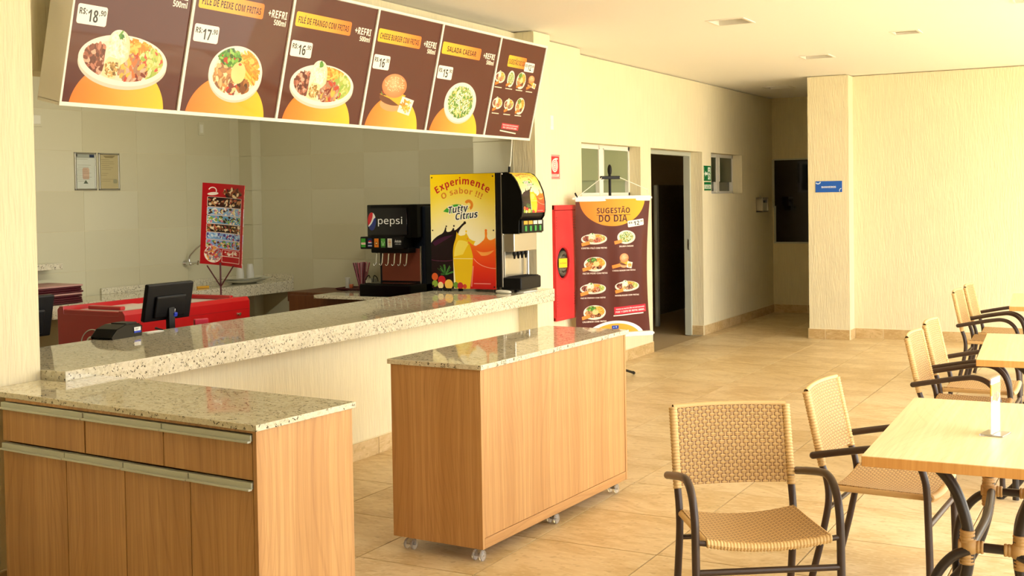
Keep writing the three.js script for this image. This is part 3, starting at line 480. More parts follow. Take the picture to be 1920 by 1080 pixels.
function juicePrint(W0, H0, logo = true) {
  return canvasTex(W0, H0, (g, W, H) => {
    const q = g.createLinearGradient(0, 0, 0, H * 0.6); q.addColorStop(0, '#ecc600'); q.addColorStop(0.35, '#ecd030'); q.addColorStop(1, '#f2ebbe'); g.fillStyle = q; g.fillRect(0, 0, W, H);
    const w = g.createRadialGradient(W * 0.5, H * 0.5, 10, W * 0.5, H * 0.5, W * 0.7); w.addColorStop(0, 'rgba(255,253,240,.6)'); w.addColorStop(1, 'rgba(255,253,240,0)'); g.fillStyle = w; g.fillRect(0, 0, W, H);
    g.fillStyle = '#b3181f'; g.textBaseline = 'alphabetic'; arcText(g, 'Experimente', W * 0.09, W * 0.91, H * 0.175, H * 0.085, H * 0.085, 'bold ');
    g.fillStyle = '#cf7d2c'; arcText(g, 'O sabor !!!', W * 0.18, W * 0.8, H * 0.225, H * 0.055, H * 0.07, 'bold ');
    g.fillStyle = '#3f9f35'; g.beginPath(); g.moveTo(W * 0.2, H * 0.325); g.quadraticCurveTo(W * 0.38, H * 0.215, W * 0.6, H * 0.3); g.quadraticCurveTo(W * 0.5, H * 0.37, W * 0.2, H * 0.325); g.fill(); g.beginPath(); g.moveTo(W * 0.74, H * 0.34); g.quadraticCurveTo(W * 0.62, H * 0.33, W * 0.5, H * 0.38); g.quadraticCurveTo(W * 0.62, H * 0.41, W * 0.74, H * 0.34); g.fill();
    g.strokeStyle = '#e08a2a'; g.lineWidth = W * 0.04; g.beginPath(); g.arc(W * 0.6, H * 0.27, W * 0.05, -2.6, 1.2); g.stroke();
    g.strokeStyle = '#f6f2de'; g.lineWidth = W * 0.022; g.lineJoin = 'round'; g.fillStyle = '#1d2a3a'; g.textAlign = 'left';
    for (const [s, x, y, k] of [['Tutty', 0.27, 0.345, 0.082], ['Citrus', 0.38, 0.402, 0.082]]) { g.save(); g.translate(W * x, H * y); g.rotate(-0.1); g.font = 'italic bold ' + H * k + 'px sans-serif'; g.strokeText(s, 0, 0); g.fillText(s, 0, 0); g.restore(); }
    splash(g, W, H, 5); g.fillStyle = 'rgba(255,235,225,.7)'; g.fillRect(W * 0.66, H * 0.95, W * 0.26, 5);
  });
}
const juiceSide = juicePrint(576, 860), juiceFront = juicePrint(420, 470);
const colaTex = canvasTex(640, 360, (g, W, H) => {
  g.fillStyle = '#0c0d12'; g.fillRect(0, 0, W, H); g.save(); g.beginPath(); g.ellipse(W * 0.115, H * 0.5, W * 0.105, H * 0.34, 0, 0, 7); g.fillStyle = '#e8e6e0'; g.fill(); g.clip();
  g.fillStyle = '#1d2f7a'; g.beginPath(); g.moveTo(0, H * 0.74); g.quadraticCurveTo(W * 0.12, H * 0.62, W * 0.16, H * 0.42); g.lineTo(W * 0.24, H * 0.3); g.lineTo(W * 0.24, H); g.lineTo(0, H); g.fill();
  g.fillStyle = '#c8232c'; g.beginPath(); g.moveTo(0, H * 0.68); g.quadraticCurveTo(W * 0.1, H * 0.58, W * 0.14, H * 0.3); g.lineTo(W * 0.15, 0); g.lineTo(0, 0); g.fill(); g.restore();
  g.fillStyle = '#f0eee8'; g.font = H * 0.36 + 'px sans-serif'; g.textBaseline = 'alphabetic'; g.save(); g.translate(W * 0.25, H * 0.6); g.scale(W * 0.66 / g.measureText('pepsi').width, 1); g.fillText('pepsi', 0, 0); g.restore();
});
const cardTex = (bg, draw) => canvasTex(64, 112, (g, W, H) => { g.fillStyle = bg; g.fillRect(0, 0, W, H); draw(g, W, H); });
const cards = [
  cardTex('#3f9a32', (g, W, H) => { g.fillStyle = '#e9d9c0'; g.fillRect(0, H * 0.46, W, H * 0.24); g.fillStyle = '#c23a2a'; g.fillRect(W * 0.1, H * 0.52, W * 0.8, 5); }),
  cardTex('#15234d', (g, W, H) => { g.fillStyle = '#c62a30'; g.beginPath(); g.ellipse(W / 2, H * 0.4, W * 0.36, H * 0.18, 0, 3.1, 6.3); g.fill(); g.fillStyle = '#eee'; g.fillRect(W * 0.12, H * 0.42, W * 0.76, 12); g.fillRect(W * 0.06, H * 0.78, W * 0.88, 10); }),
  cardTex('#df7a22', (g, W, H) => { g.strokeStyle = '#2f4a26'; g.lineWidth = 7; g.beginPath(); g.arc(W / 2, H * 0.56, W * 0.28, 0, 6); g.stroke(); g.fillStyle = '#eadf9a'; g.fillRect(W * 0.3, H * 0.5, W * 0.4, 10); }),
  cardTex('#57a144', (g, W, H) => { g.strokeStyle = '#e8f0d8'; g.lineWidth = 4; g.beginPath(); g.moveTo(W * 0.15, H * 0.3); g.lineTo(W * 0.5, H * 0.8); g.lineTo(W * 0.85, H * 0.35); g.stroke(); g.fillStyle = '#2d5a26'; g.fillRect(0, H * 0.86, W, 12); }),
  cardTex('#e6e2d2', (g, W, H) => { g.fillStyle = '#c9b48a'; g.fillRect(W * 0.2, H * 0.1, W * 0.6, H * 0.7); g.fillStyle = '#a83a2a'; g.fillRect(W * 0.2, H * 0.38, W * 0.6, 7); g.fillStyle = '#555'; g.fillRect(W * 0.1, H * 0.86, W * 0.8, 5); }),
];
const waterTex = canvasTex(128, 112, (g, W, H) => { g.fillStyle = '#131317'; g.fillRect(0, 0, W, H); g.fillStyle = '#e9e7e0'; g.textAlign = 'center'; fitText(g, 'ÁGUA', W / 2, H * 0.46, W * 0.9, 46, 'bold'); fitText(g, 'COM GÁS', W / 2, H * 0.74, W * 0.9, 24); });
const iceTex = canvasTex(384, 720, (g, W, H) => {
  const r = rng(77); g.fillStyle = '#b3131d'; g.fillRect(0, 0, W, H);
  g.fillStyle = '#f4e6da'; g.font = 'italic bold 44px sans-serif'; g.textAlign = 'center'; g.beginPath(); g.arc(78, 66, 30, 3.4, 6.6); g.lineWidth = 9; g.strokeStyle = '#f4e6da'; g.stroke(); g.beginPath(); g.ellipse(82, 92, 44, 14, -0.15, 0, 7); g.fill();
  scatter(g, r, 260, 84, 90, 40, 60, ['#2a1410', '#5a2c1c', '#e9cfa0', '#8a4a2a'], 20, 9);
  const rows = [[0.17, 0.285, ['#2c120e', '#44190f', '#c08a5a', '#e8d4b0', '#a84a3a']], [0.295, 0.385, ['#8fb4dc', '#e8d9a0', '#d08aa0', '#3a2a22', '#f4efe2']], [0.395, 0.49, ['#6aa4cc', '#8fae4a', '#d88a9a', '#3a261c', '#f0e6d2']], [0.5, 0.595, ['#2a1a12', '#6a4428', '#d8a85a', '#f0e0c0', '#b85a4a']], [0.605, 0.685, ['#7aa8dc', '#a8cbee', '#a83a5a', '#d8e6f4', '#4a3a8a']], [0.695, 0.79, ['#8aa8e0', '#d86a8a', '#6aa05a', '#5a2c1a', '#e8c88a']]];
  for (const [a, b, c] of rows) { g.fillStyle = '#f2ece0'; rr(g, W * 0.1, H * a - 3, W * 0.82, H * (b - a) + 6, 8); g.fillStyle = c[0]; rr(g, W * 0.11, H * a, W * 0.8, H * (b - a), 6); g.save(); g.beginPath(); g.rect(W * 0.11, H * a, W * 0.8, H * (b - a)); g.clip(); for (let i = 0; i < 7; i++) scatter(g, r, W * (0.16 + i * 0.115), H * (a + b) / 2, 18, H * (b - a) * 0.4, 14, c, 13, 8); g.restore(); }
  g.fillStyle = '#f2ece0'; rr(g, W * 0.45, H * 0.805, W * 0.47, H * 0.155, 6); g.fillStyle = '#b3131d'; rr(g, W * 0.46, H * 0.81, W * 0.45, H * 0.07, 5); rr(g, W * 0.46, H * 0.888, W * 0.45, H * 0.066, 5); scatter(g, r, W * 0.68, H * 0.845, 70, 16, 26, ['#e8d0c0', '#c8443a', '#f4e8da'], 12, 7);
  g.fillStyle = '#f2ece0'; g.beginPath(); g.ellipse(W * 0.26, H * 0.87, W * 0.185, H * 0.105, 0, 0, 7); g.fill(); scatter(g, r, W * 0.26, H * 0.87, 62, 66, 80, ['#c8505a', '#e8a04a', '#d8b0a8', '#8a8a98', '#a83a44'], 16, 8);
});
const hydrantTex = canvasTex(200, 220, (g, W, H) => {
  g.fillStyle = '#c4262e'; g.fillRect(0, 0, W, H); g.strokeStyle = '#f3e9df'; g.lineWidth = 5; g.strokeRect(9, 9, W - 18, H - 18); g.fillStyle = '#f3e9df'; g.beginPath(); g.arc(W * 0.5, H * 0.44, 62, 0, 7); g.fill(); g.strokeStyle = '#c4262e'; g.lineWidth = 6; for (const q of [46, 30, 15]) { g.beginPath(); g.arc(W * 0.5, H * 0.44, q, 0, 7); g.stroke(); } g.fillStyle = '#f3e9df'; g.fillRect(W * 0.5, H * 0.13, W * 0.3, 14); g.fillRect(20, H * 0.79, W - 40, H * 0.12); g.fillStyle = '#c4262e'; g.textAlign = 'center'; fitText(g, 'HIDRANTE', W / 2, H * 0.885, W * 0.72, 30, 'bold');
});
const exitTex = canvasTex(240, 220, (g, W, H) => {
  g.fillStyle = '#14703a'; g.fillRect(0, 0, W, H); g.fillStyle = '#eef2e6'; g.fillRect(W * 0.55, H * 0.1, W * 0.36, H * 0.8); g.fillStyle = '#eef2e6'; g.beginPath(); g.moveTo(12, H * 0.52); g.lineTo(58, H * 0.32); g.lineTo(58, H * 0.44); g.lineTo(118, H * 0.44); g.lineTo(118, H * 0.6); g.lineTo(58, H * 0.6); g.lineTo(58, H * 0.72); g.fill();
  g.fillStyle = '#14703a'; g.beginPath(); g.arc(W * 0.74, H * 0.24, 14, 0, 7); g.fill(); g.strokeStyle = '#14703a'; g.lineWidth = 15; g.lineCap = 'round'; g.beginPath(); g.moveTo(W * 0.74, H * 0.36); g.lineTo(W * 0.7, H * 0.58); g.lineTo(W * 0.82, H * 0.7); g.lineTo(W * 0.8, H * 0.86); g.moveTo(W * 0.7, H * 0.58); g.lineTo(W * 0.6, H * 0.78); g.moveTo(W * 0.74, H * 0.38); g.lineTo(W * 0.6, H * 0.46); g.moveTo(W * 0.74, H * 0.38); g.lineTo(W * 0.86, H * 0.5); g.stroke();
});
const exitWordTex = canvasTex(240, 120, (g, W, H) => { g.fillStyle = '#14703a'; g.fillRect(0, 0, W, H); g.fillStyle = '#e6ecdc'; g.fillRect(8, H * 0.3, W - 16, H * 0.5); g.fillStyle = '#14703a'; g.textAlign = 'center'; fitText(g, 'SAÍDA', W / 2, H * 0.73, W * 0.86, 62, 'bold'); });
const banheirosTex = canvasTex(512, 216, (g, W, H) => {
  g.fillStyle = '#2a63c4'; g.fillRect(0, 0, W, H); g.strokeStyle = '#cfe0f4'; g.lineWidth = 22; g.beginPath(); g.arc(52, 4, 46, 0.2, 2.6); g.stroke(); g.lineWidth = 14; g.beginPath(); g.arc(W - 10, H - 30, 40, 2.6, 4.6); g.stroke(); g.fillStyle = '#f4f8fc'; g.textAlign = 'center'; g.textBaseline = 'middle'; fitText(g, 'BANHEIROS', W / 2, H * 0.54, W * 0.56, 60, 'bold');
});
const noticeTex = canvasTex(128, 96, (g, W, H) => { g.fillStyle = '#f2cf2c'; g.fillRect(0, 0, W, H); g.fillStyle = '#d8822a'; g.textAlign = 'center'; fitText(g, 'INCÊNDIO', W / 2, H * 0.6, W * 0.82, 34, 'bold'); });
const paperTex = (seed, base, head) => canvasTex(256, 360, (g, W, H) => {
  const r = rng(seed); g.fillStyle = base; g.fillRect(0, 0, W, H); g.fillStyle = head; if (seed === 1) { g.fillStyle = '#9b9f92'; g.fillRect(8, 8, W - 16, 38); g.fillStyle = '#27314a'; g.fillRect(W - 76, 12, 60, 28); g.fillStyle = '#333'; g.fillRect(14, 8, 12, 26); g.fillStyle = 'rgba(190,140,110,.6)'; rr(g, W * 0.34, H * 0.4, W * 0.34, H * 0.32, 20); g.fillStyle = '#5c6552'; g.beginPath(); g.moveTo(W * 0.38, H * 0.84); g.lineTo(W * 0.5, H * 0.74); g.lineTo(W * 0.62, H * 0.84); g.fill(); } else { g.beginPath(); g.moveTo(50, 18); g.lineTo(W - 40, 18); g.lineTo(W - 80, 40); g.lineTo(80, 40); g.fill(); g.fillStyle = 'rgba(110,120,100,.5)'; rr(g, W * 0.7, H * 0.72, 56, 40, 12); }
  g.fillStyle = 'rgba(90,85,60,.55)'; for (let i = 0; i < 12; i++) { const y = H * (0.16 + i * 0.055); if (r() < 0.8) g.fillRect(14 + r() * 20, y, W * (0.3 + r() * 0.5), 3); }
});
const stickerTex = canvasTex(160, 80, (g, W, H) => { g.fillStyle = '#ecebe4'; g.fillRect(0, 0, W, H); g.fillStyle = '#2a44b4'; g.fillRect(0, H * 0.66, W, H * 0.34); g.fillStyle = '#555'; for (let i = 0; i < 3; i++) g.fillRect(24, 14 + i * 11, 100 - i * 18, 5); });
const whiteLabelTex = canvasTex(96, 40, (g, W, H) => { g.fillStyle = '#eeede4'; g.fillRect(0, 0, W, H); g.fillStyle = '#666'; g.fillRect(12, 16, 70, 7); });
const tentTex = canvasTex(160, 320, (g, W, H) => { g.fillStyle = '#f6f3e6'; g.fillRect(0, 0, W, H); g.fillStyle = '#b9b4d8'; g.fillRect(8, 4, W - 16, 22); g.fillStyle = '#e0b010'; g.fillRect(0, 34, W, 66); scatter(g, rng(31), W * 0.5, 110, 66, 22, 50, ['#d0521a', '#b8181f', '#6a9030', '#e2b04a'], 16, 9); });
const packetTex = canvasTex(96, 128, (g, W, H) => { g.fillStyle = '#d98f98'; g.fillRect(0, 0, W, H); g.fillStyle = '#b8283c'; g.fillRect(0, 0, W * 0.3, H); g.beginPath(); g.moveTo(W * 0.4, 0); g.lineTo(W, 0); g.lineTo(W, H * 0.3); g.fill(); g.fillStyle = '#f2e2dc'; g.fillRect(W * 0.34, 0, 8, H); });
// ───────────── counter, menu board and kitchen ─────────────
{
  const t = thing('counter_slab', 'long polished cream granite counter slab along the serving opening', 'counter', [0, 0, 0]);
  part('top', rbox(-4.81, -4.0, 0.815, 0.91, ZJ + 0.0, ZL - 0.002, 0.004), M.granite, t);
}
{ // tilted menu board over the opening
  const t = thing('menu_board', 'tilted overhead menu board of six brown food posters in white frames', 'menu board', [-4.15, 2.052, -3.58]); t.rotation.z = -0.2304;
  const cuts = [0, 0.70, 1.43, 2.20, 2.92, 3.69, 4.39], H = 0.70;
  part('cabinet', rbox(-0.135, -0.006, 0, H, -4.39, 0, 0.003), M.white, t);
  part('bottom_trim', rbox(-0.135, 0.006, -0.012, 0.006, -4.40, 0.008, 0.002), M.whiteMetal, t);
  part('top_trim', rbox(-0.135, 0.006, H - 0.004, H + 0.012, -4.40, 0.008, 0.002), M.whiteMetal, t);
  part('end_trim', rbox(-0.135, 0.006, 0, H, -4.40, -4.385, 0.002), M.whiteMetal, t);
  part('end_trim', rbox(-0.135, 0.006, 0, H, -0.004, 0.008, 0.002), M.whiteMetal, t);
  const posters = [menuPoster(null, '18', 'rice', 201, '500ml'), menuPoster('FILÉ DE PEIXE COM FRITAS', '17', 'fish', 202, '500ml'), menuPoster('FILÉ DE FRANGO COM FRITAS', '16', 'rice', 203, '500ml'), menuPoster('CHEESE BURGER COM FRITAS', '16', 'burger', 204, '500ml'), menuPoster('SALADA CAESAR', '15', 'salad', 205, '500ml'), menuLast];
  const names = ['rice, beans and fries poster priced 18,90', 'fish plate poster priced 17,90', 'chicken plate poster priced 16,90', 'cheese burger poster priced 16,90', 'green salad poster priced 15,90', 'poster of seven small dishes priced 12,90'];
  for (let i = 0; i < 6; i++) {
    const a = cuts[i] + (i ? 0.009 : 0.004), b = cuts[i + 1] - (i < 5 ? 0.009 : 0.006), w = b - a;
    const m = part('poster', new THREE.BoxGeometry(w, H - 0.012, 0.004).rotateY(Math.PI / 2), phys({ map: posters[i], roughness: 0.55, specularIntensity: 0.25, clearcoat: 0.45, clearcoatRoughness: 0.03, bumpMap: filmBump, bumpScale: 0.004 }), t);
    m.position.set(-0.003, H / 2, -(a + b) / 2); m.userData.label = names[i];
    if (i) part('divider', rbox(-0.008, 0.007, 0, H, -cuts[i] - 0.011, -cuts[i] + 0.008, 0.002), M.whiteMetal, t);
  }
  const c = part('power_cord', [tube([[-4.172, 2.06, -7.74], [-4.18, 1.96, -7.74], [-4.185, 1.86, -7.73], [-4.19, 1.835, -7.725]], 0.0045, 20, 8)], M.string);
  tag(c, 'thin white cord hanging from the menu board to the juice dispenser', 'cord');
  part('plug', rod([-4.19, 1.84, -7.725], [-4.19, 1.785, -7.72], 0.009), M.black, c);
}
{ // juice dispenser at the far end of the counter
  const t = thing('juice_dispenser', 'tall juice dispenser with yellow printed side panel and curved front', 'drink dispenser', [-4.815, 0.91, -7.98]);
  // local: x 0 (kitchen side) .. 0.9 (front), z 0 (far) .. 0.38 (near)
  part('body', rbox(0.004, 0.60, 0.035, 0.885, 0.0, 0.372, 0.006), M.black, t);
  for (const [x, z] of [[0.05, 0.03], [0.05, 0.34], [0.55, 0.03], [0.55, 0.34]]) part('foot', rod([x, 0, z], [x, 0.04, z], 0.02), M.rubber, t);
  const sp = part('side_panel', new THREE.BoxGeometry(0.56, 0.86, 0.006), phys({ map: juiceSide, roughness: 0.22 }), t); sp.position.set(0.285, 0.452, 0.376); sp.userData.label = 'yellow printed panel with juice glasses and fruit';
  for (const g of [[0.02, 0.86], [0.55, 0.86], [0.02, 0.46], [0.55, 0.46], [0.02, 0.04], [0.55, 0.04]].map(([x, y]) => new THREE.SphereGeometry(0.006, 8, 6).scale(1, 1, 0.5).translate(x, y, 0.379))) part('screw', g, M.black, t);
  part('front_post', rbox(0.58, 0.612, 0.04, 0.885, 0.003, 0.374, 0.003), M.black, t); part('edge_strip', rbox(0.6125, 0.622, 0.04, 0.88, 0.003, 0.373, 0.002), M.steel, t);
  for (const y of [0.43, 0.875]) part('latch', ball([0.625, y, 0.372], 0.008), M.chrome, t);
  // hood: curved profile swept across the width
  const prof = [[0.622, 0.435], [0.622, 0.883], [0.66, 0.885], [0.70, 0.87], [0.745, 0.815], [0.778, 0.74], [0.79, 0.665], [0.79, 0.60], [0.782, 0.56], [0.76, 0.53], [0.757, 0.435]];
  const cheek = extrude(prof, 0.012, [], 0.003);
  part('hood_cheek', cheek.clone().translate(0, 0, 0.36), M.blackGloss, t); part('hood_cheek', cheek.clone().translate(0, 0, 0.0), M.blackGloss, t);
  part('hood', extrude(prof.map(([x, y]) => [x - (x > 0.63 ? 0.006 : 0), y - (y > 0.88 ? 0.005 : 0)]), 0.348).translate(0, 0, 0.012), M.black, t);
  { // curved lit label on the hood front
    const pts = [[0.675, 0.883], [0.72, 0.852], [0.755, 0.79], [0.782, 0.72], [0.792, 0.655], [0.793, 0.60], [0.790, 0.585]], n = pts.length, pos = [], uv = [], idx = [];
    const cv = new THREE.CatmullRomCurve3(pts.map(([x, y]) => new THREE.Vector3(x, y, 0))), K = 20;
    for (let i = 0; i <= K; i++) { const p = cv.getPointAt(i / K); for (const [z, u] of [[0.356, 0], [0.016, 1]]) { pos.push(p.x, p.y, z); uv.push(u, 1 - i / K); } }
    for (let i = 0; i < K; i++) { const a = i * 2; idx.push(a, a + 2, a + 1, a + 1, a + 2, a + 3); }
    const g = new THREE.BufferGeometry(); g.setAttribute('position', new THREE.Float32BufferAttribute(pos, 3)); g.setAttribute('uv', new THREE.Float32BufferAttribute(uv, 2)); g.setIndex(idx); g.computeVertexNormals();
    part('front_label', g, phys({ map: juiceFront, roughness: 0.15 }), t).userData.label = 'curved yellow label with three drinks';
  }
  const kb = part('button_panel', rbox(0.752, 0.78, 0.44, 0.532, 0.01, 0.36, 0.006), M.black, t);
  for (let i = 0; i < 4; i++) {
    const z = 0.305 - i * 0.077;
    part('flavour_tag', rbox(0.777, 0.783, 0.50, 0.527, z - 0.03, z + 0.03, 0.001, 1), i < 2 ? M.yellow : M.plate, kb);
    const b = part('button', rbox(0.777, 0.786, 0.45, 0.49, z - 0.014, z + 0.014, 0.003), M.green, kb); b.userData.label = 'green push button';
  }
  part('neck', rbox(0.622, 0.715, 0.30, 0.437, 0.006, 0.366, 0.006), M.steel, t);
  part('splash_back', rbox(0.61, 0.634, 0.10, 0.32, 0.01, 0.362, 0.002), M.steel, t);
  part('overflow_tube', [rod([0.66, 0.11, 0.05], [0.66, 0.30, 0.05], 0.011)], M.steel, t);
  for (let i = 0; i < 4; i++) { const n = part('nozzle', lathe([[0, 0], [0.007, 0], [0.009, 0.02], [0.017, 0.035], [0.017, 0.065], [0, 0.065]], 14), M.black, t); n.position.set(0.675, 0.245, 0.29 - i * 0.06); }
  part('drip_tray', [rbox(0.60, 0.77, 0.02, 0.112, 0.045, 0.372, 0.012, 3)], M.black, t);
  part('tray_grid', Array.from({ length: 12 }, (_, i) => box(0.64, 0.755, 0.112, 0.117, 0.06 + i * 0.025, 0.066 + i * 0.025)), M.rubber, t);
}
{
  const p = part('paper_sheet', [rbox(-0.10, 0.10, 0, 0.004, -0.03, 0.03, 0.0015, 1), rbox(-0.085, 0.085, 0.004, 0.007, -0.02, 0.025, 0.001, 1)], M.white); p.position.set(-4.052, 0.911, -7.72); p.rotation.y = 1.5;
  tag(p, 'folded white paper sheet under the juice dispenser tray', 'paper');
  const r = rng(19), g = new THREE.IcosahedronGeometry(0.035, 3), a = g.attributes.position; for (let i = 0; i < a.count; i++) { const x = a.getX(i), y = a.getY(i), z = a.getZ(i), k = 0.75 + 0.5 * noise(x * 60 + 9, y * 60 + 9, 64, 64, 5); a.setXYZ(i, x * k * 1.6, Math.max(-0.009, y * k * 0.5) + 0.009, z * k); } g.computeVertexNormals();
  const n = part('crumpled_napkin', g, M.plate); n.position.set(-4.16, 0.911, -7.55); tag(n, 'small crumpled beige napkin by the juice dispenser foot', 'napkin');
}
{ // card terminal on the counter's kitchen edge
  const t = thing('card_terminal', 'low black payment printer with a white and blue sticker, on the counter', 'printer', [-4.765, 0.91, -4.44], 0.1);
  const g = extrude([[-0.11, 0], [0.11, 0], [0.115, 0.05], [0.09, 0.064], [-0.01, 0.066], [-0.075, 0.048], [-0.115, 0.012]], 0.13, [], 0.004); g.rotateY(Math.PI / 2).translate(-0.065, 0, 0);
  part('body', uvBox(g), M.blackGloss, t);
  part('paper_lid', rbox(-0.05, 0.05, 0.062, 0.074, -0.10, -0.01, 0.005), M.black, t);
  const s = part('sticker', new THREE.BoxGeometry(0.05, 0.03, 0.002).rotateY(Math.PI / 2), print(stickerTex, 0.4), t); s.position.set(0.071, 0.034, -0.075);
}
{ // cash desk with two screens
  const d = thing('cash_desk', 'dark wooden cash desk tucked behind the granite counter', 'desk', [-5.12, 0, -4.6]);
  part('desktop', rbox(-0.27, 0.29, 0.75, 0.78, -1.05, 1.05, 0.003), M.darkWood, d);
  part('side_panel', rbox(-0.27, 0.27, 0, 0.75, -1.05, -1.03, 0.002), M.darkWood, d); part('side_panel', rbox(-0.27, 0.27, 0, 0.75, 1.03, 1.05, 0.002), M.darkWood, d);
  const mon = thing('monitor', 'black monitor seen from behind, beside the red freezer', 'monitor', [-5.06, 0.78, -5.11]);
  const head = part('casing', [rbox(-0.02, 0.012, -0.11, 0.11, -0.183, 0.183, 0.008, 3), rbox(0.008, 0.03, -0.09, 0.04, -0.12, 0.12, 0.012, 3)], M.black, mon); head.position.set(0, 0.255, 0); head.rotation.z = -0.2;
  const sc = part('screen', rbox(-0.022, -0.019, -0.1, 0.1, -0.172, 0.172, 0.001, 1), M.blackGloss, head);
  const lb = part('label', new THREE.BoxGeometry(0.055, 0.018, 0.002).rotateY(Math.PI / 2), print(whiteLabelTex), head); lb.position.set(0.032, -0.05, -0.005);
  part('video_plug', rbox(0.03, 0.05, -0.085, -0.06, -0.04, -0.012, 0.004), M.blue, head);
  part('neck', rbox(0.0, 0.03, 0.01, 0.22, -0.025, 0.025, 0.006), M.black, mon);
  part('foot', rbox(-0.09, 0.08, 0, 0.014, -0.11, 0.11, 0.006), M.black, mon);
  const m2 = mon.clone(); m2.name = numbered('monitor'); m2.position.set(-5.06, 0.78, -4.09); scene.add(m2); m2.userData = { label: 'black monitor half hidden by the left wall edge', category: 'monitor' };
  const pk = part('snack_packet', rbox(-0.045, 0.045, 0, 0.13, -0.012, 0.012, 0.006), print(packetTex, 0.3)); pk.position.set(-5.02, 0.782, -5.335); pk.rotation.y = 1.2; tag(pk, 'pink and red packet standing under the monitor', 'packet');
  const cb = part('cable', tube([[-4.86, 0.784, -4.92], [-4.9, 0.90, -4.87], [-4.84, 0.917, -4.79], [-4.76, 0.915, -4.76]], 0.005, 20, 8), M.rubber); tag(cb, 'short black cable curling over the counter edge near the printer', 'cable');
  const ps = part('paper_slip', rbox(-0.02, 0.02, 0, 0.003, -0.06, 0.06, 0.001, 1), M.white); ps.position.set(-4.77, 0.911, -4.70); tag(ps, 'white paper slip beside the black payment printer', 'paper');
}
{ // red chest freezer with its price sign
  const t = thing('chest_freezer', 'red ice cream chest freezer with pale sliding lids', 'freezer', [-6.36, 0, -6.32]);
  // local x -0.32..0.32 (front +), z -0.62..0.62
  const body = extrude([[-0.31, 0.06], [0.30, 0.06], [0.32, 0.80], [0.32, 0.86], [0.30, 0.885], [0.27, 0.885], [0.262, 0.85], [-0.262, 0.85], [-0.27, 0.90], [-0.30, 0.90], [-0.32, 0.88], [-0.32, 0.80]], 1.24, [], 0.004); body.translate(0, 0, -0.62);
  part('cabinet', uvBox(body), M.red, t);
  part('end_rim', rbox(-0.27, 0.27, 0.84, 0.884, 0.575, 0.622, 0.008), M.red, t); part('end_rim', rbox(-0.27, 0.27, 0.84, 0.884, -0.622, -0.575, 0.008), M.red, t);
  part('lid', rbox(-0.255, 0.255, 0.852, 0.866, -0.57, 0.03, 0.003), M.plate, t); part('lid', rbox(-0.255, 0.255, 0.858, 0.873, 0.0, 0.57, 0.003), M.plate, t);
  part('lid_handle', rbox(-0.2, 0.12, 0.872, 0.90, 0.42, 0.47, 0.01), M.red, t); part('lid_handle', rbox(-0.22, 0.22, 0.866, 0.90, -0.56, -0.52, 0.01), M.red, t);
  part('waist_trim', rbox(0.313, 0.324, 0.795, 0.803, -0.62, 0.62, 0.003), M.maroon, t);
  part('latch', [rbox(0.318, 0.332, 0.762, 0.776, -0.52, -0.47, 0.003), rod([0.33, 0.766, -0.495], [0.338, 0.766, -0.495], 0.012)], M.chrome, t);
  part('emblem', [new THREE.TorusGeometry(0.115, 0.004, 6, 40, 4.2).translate(0.02, 0.64, 0.626), new THREE.TorusGeometry(0.03, 0.008, 6, 20, 4).rotateZ(0.6).translate(0.0, 0.67, 0.626), new THREE.TorusGeometry(0.022, 0.007, 6, 20, 4).rotateZ(2).translate(0.05, 0.665, 0.626)], M.plate, t);
  for (const [x, z] of [[-0.25, 0.55], [0.25, 0.55], [-0.25, -0.55], [0.25, -0.55]]) part('foot', rod([x, 0, z], [x, 0.07, z], 0.03), M.rubber, t);
  const s = thing('price_sign', 'red picture price sign on a thin pole at the far end of the freezer', 'sign', [-6.305, 0.884, -6.925]);
  part('pole', [rod([0, 0, 0], [0, 0.26, 0], 0.007), rod([0, 0.075, 0], [0.13, 0.235, 0], 0.0055), rod([0, 0.075, 0], [-0.135, 0.235, 0], 0.0055), rod([0, 0, 0], [0, 0.012, 0], 0.013)], M.maroon, s);
  const W = 0.42, H = 0.63, g = new THREE.BoxGeometry(W, H, 0.005, 16, 1, 1), a = g.attributes.position;
  for (let i = 0; i < a.count; i++) { const x = a.getX(i) / (W / 2); a.setZ(i, a.getZ(i) - 0.035 * (1 - x * x)); } g.computeVertexNormals();
  const b = part('sign_board', g, print(iceTex, 0.35), s); b.position.set(0.04, 0.55, 0.015); b.rotation.z = -0.075;
}
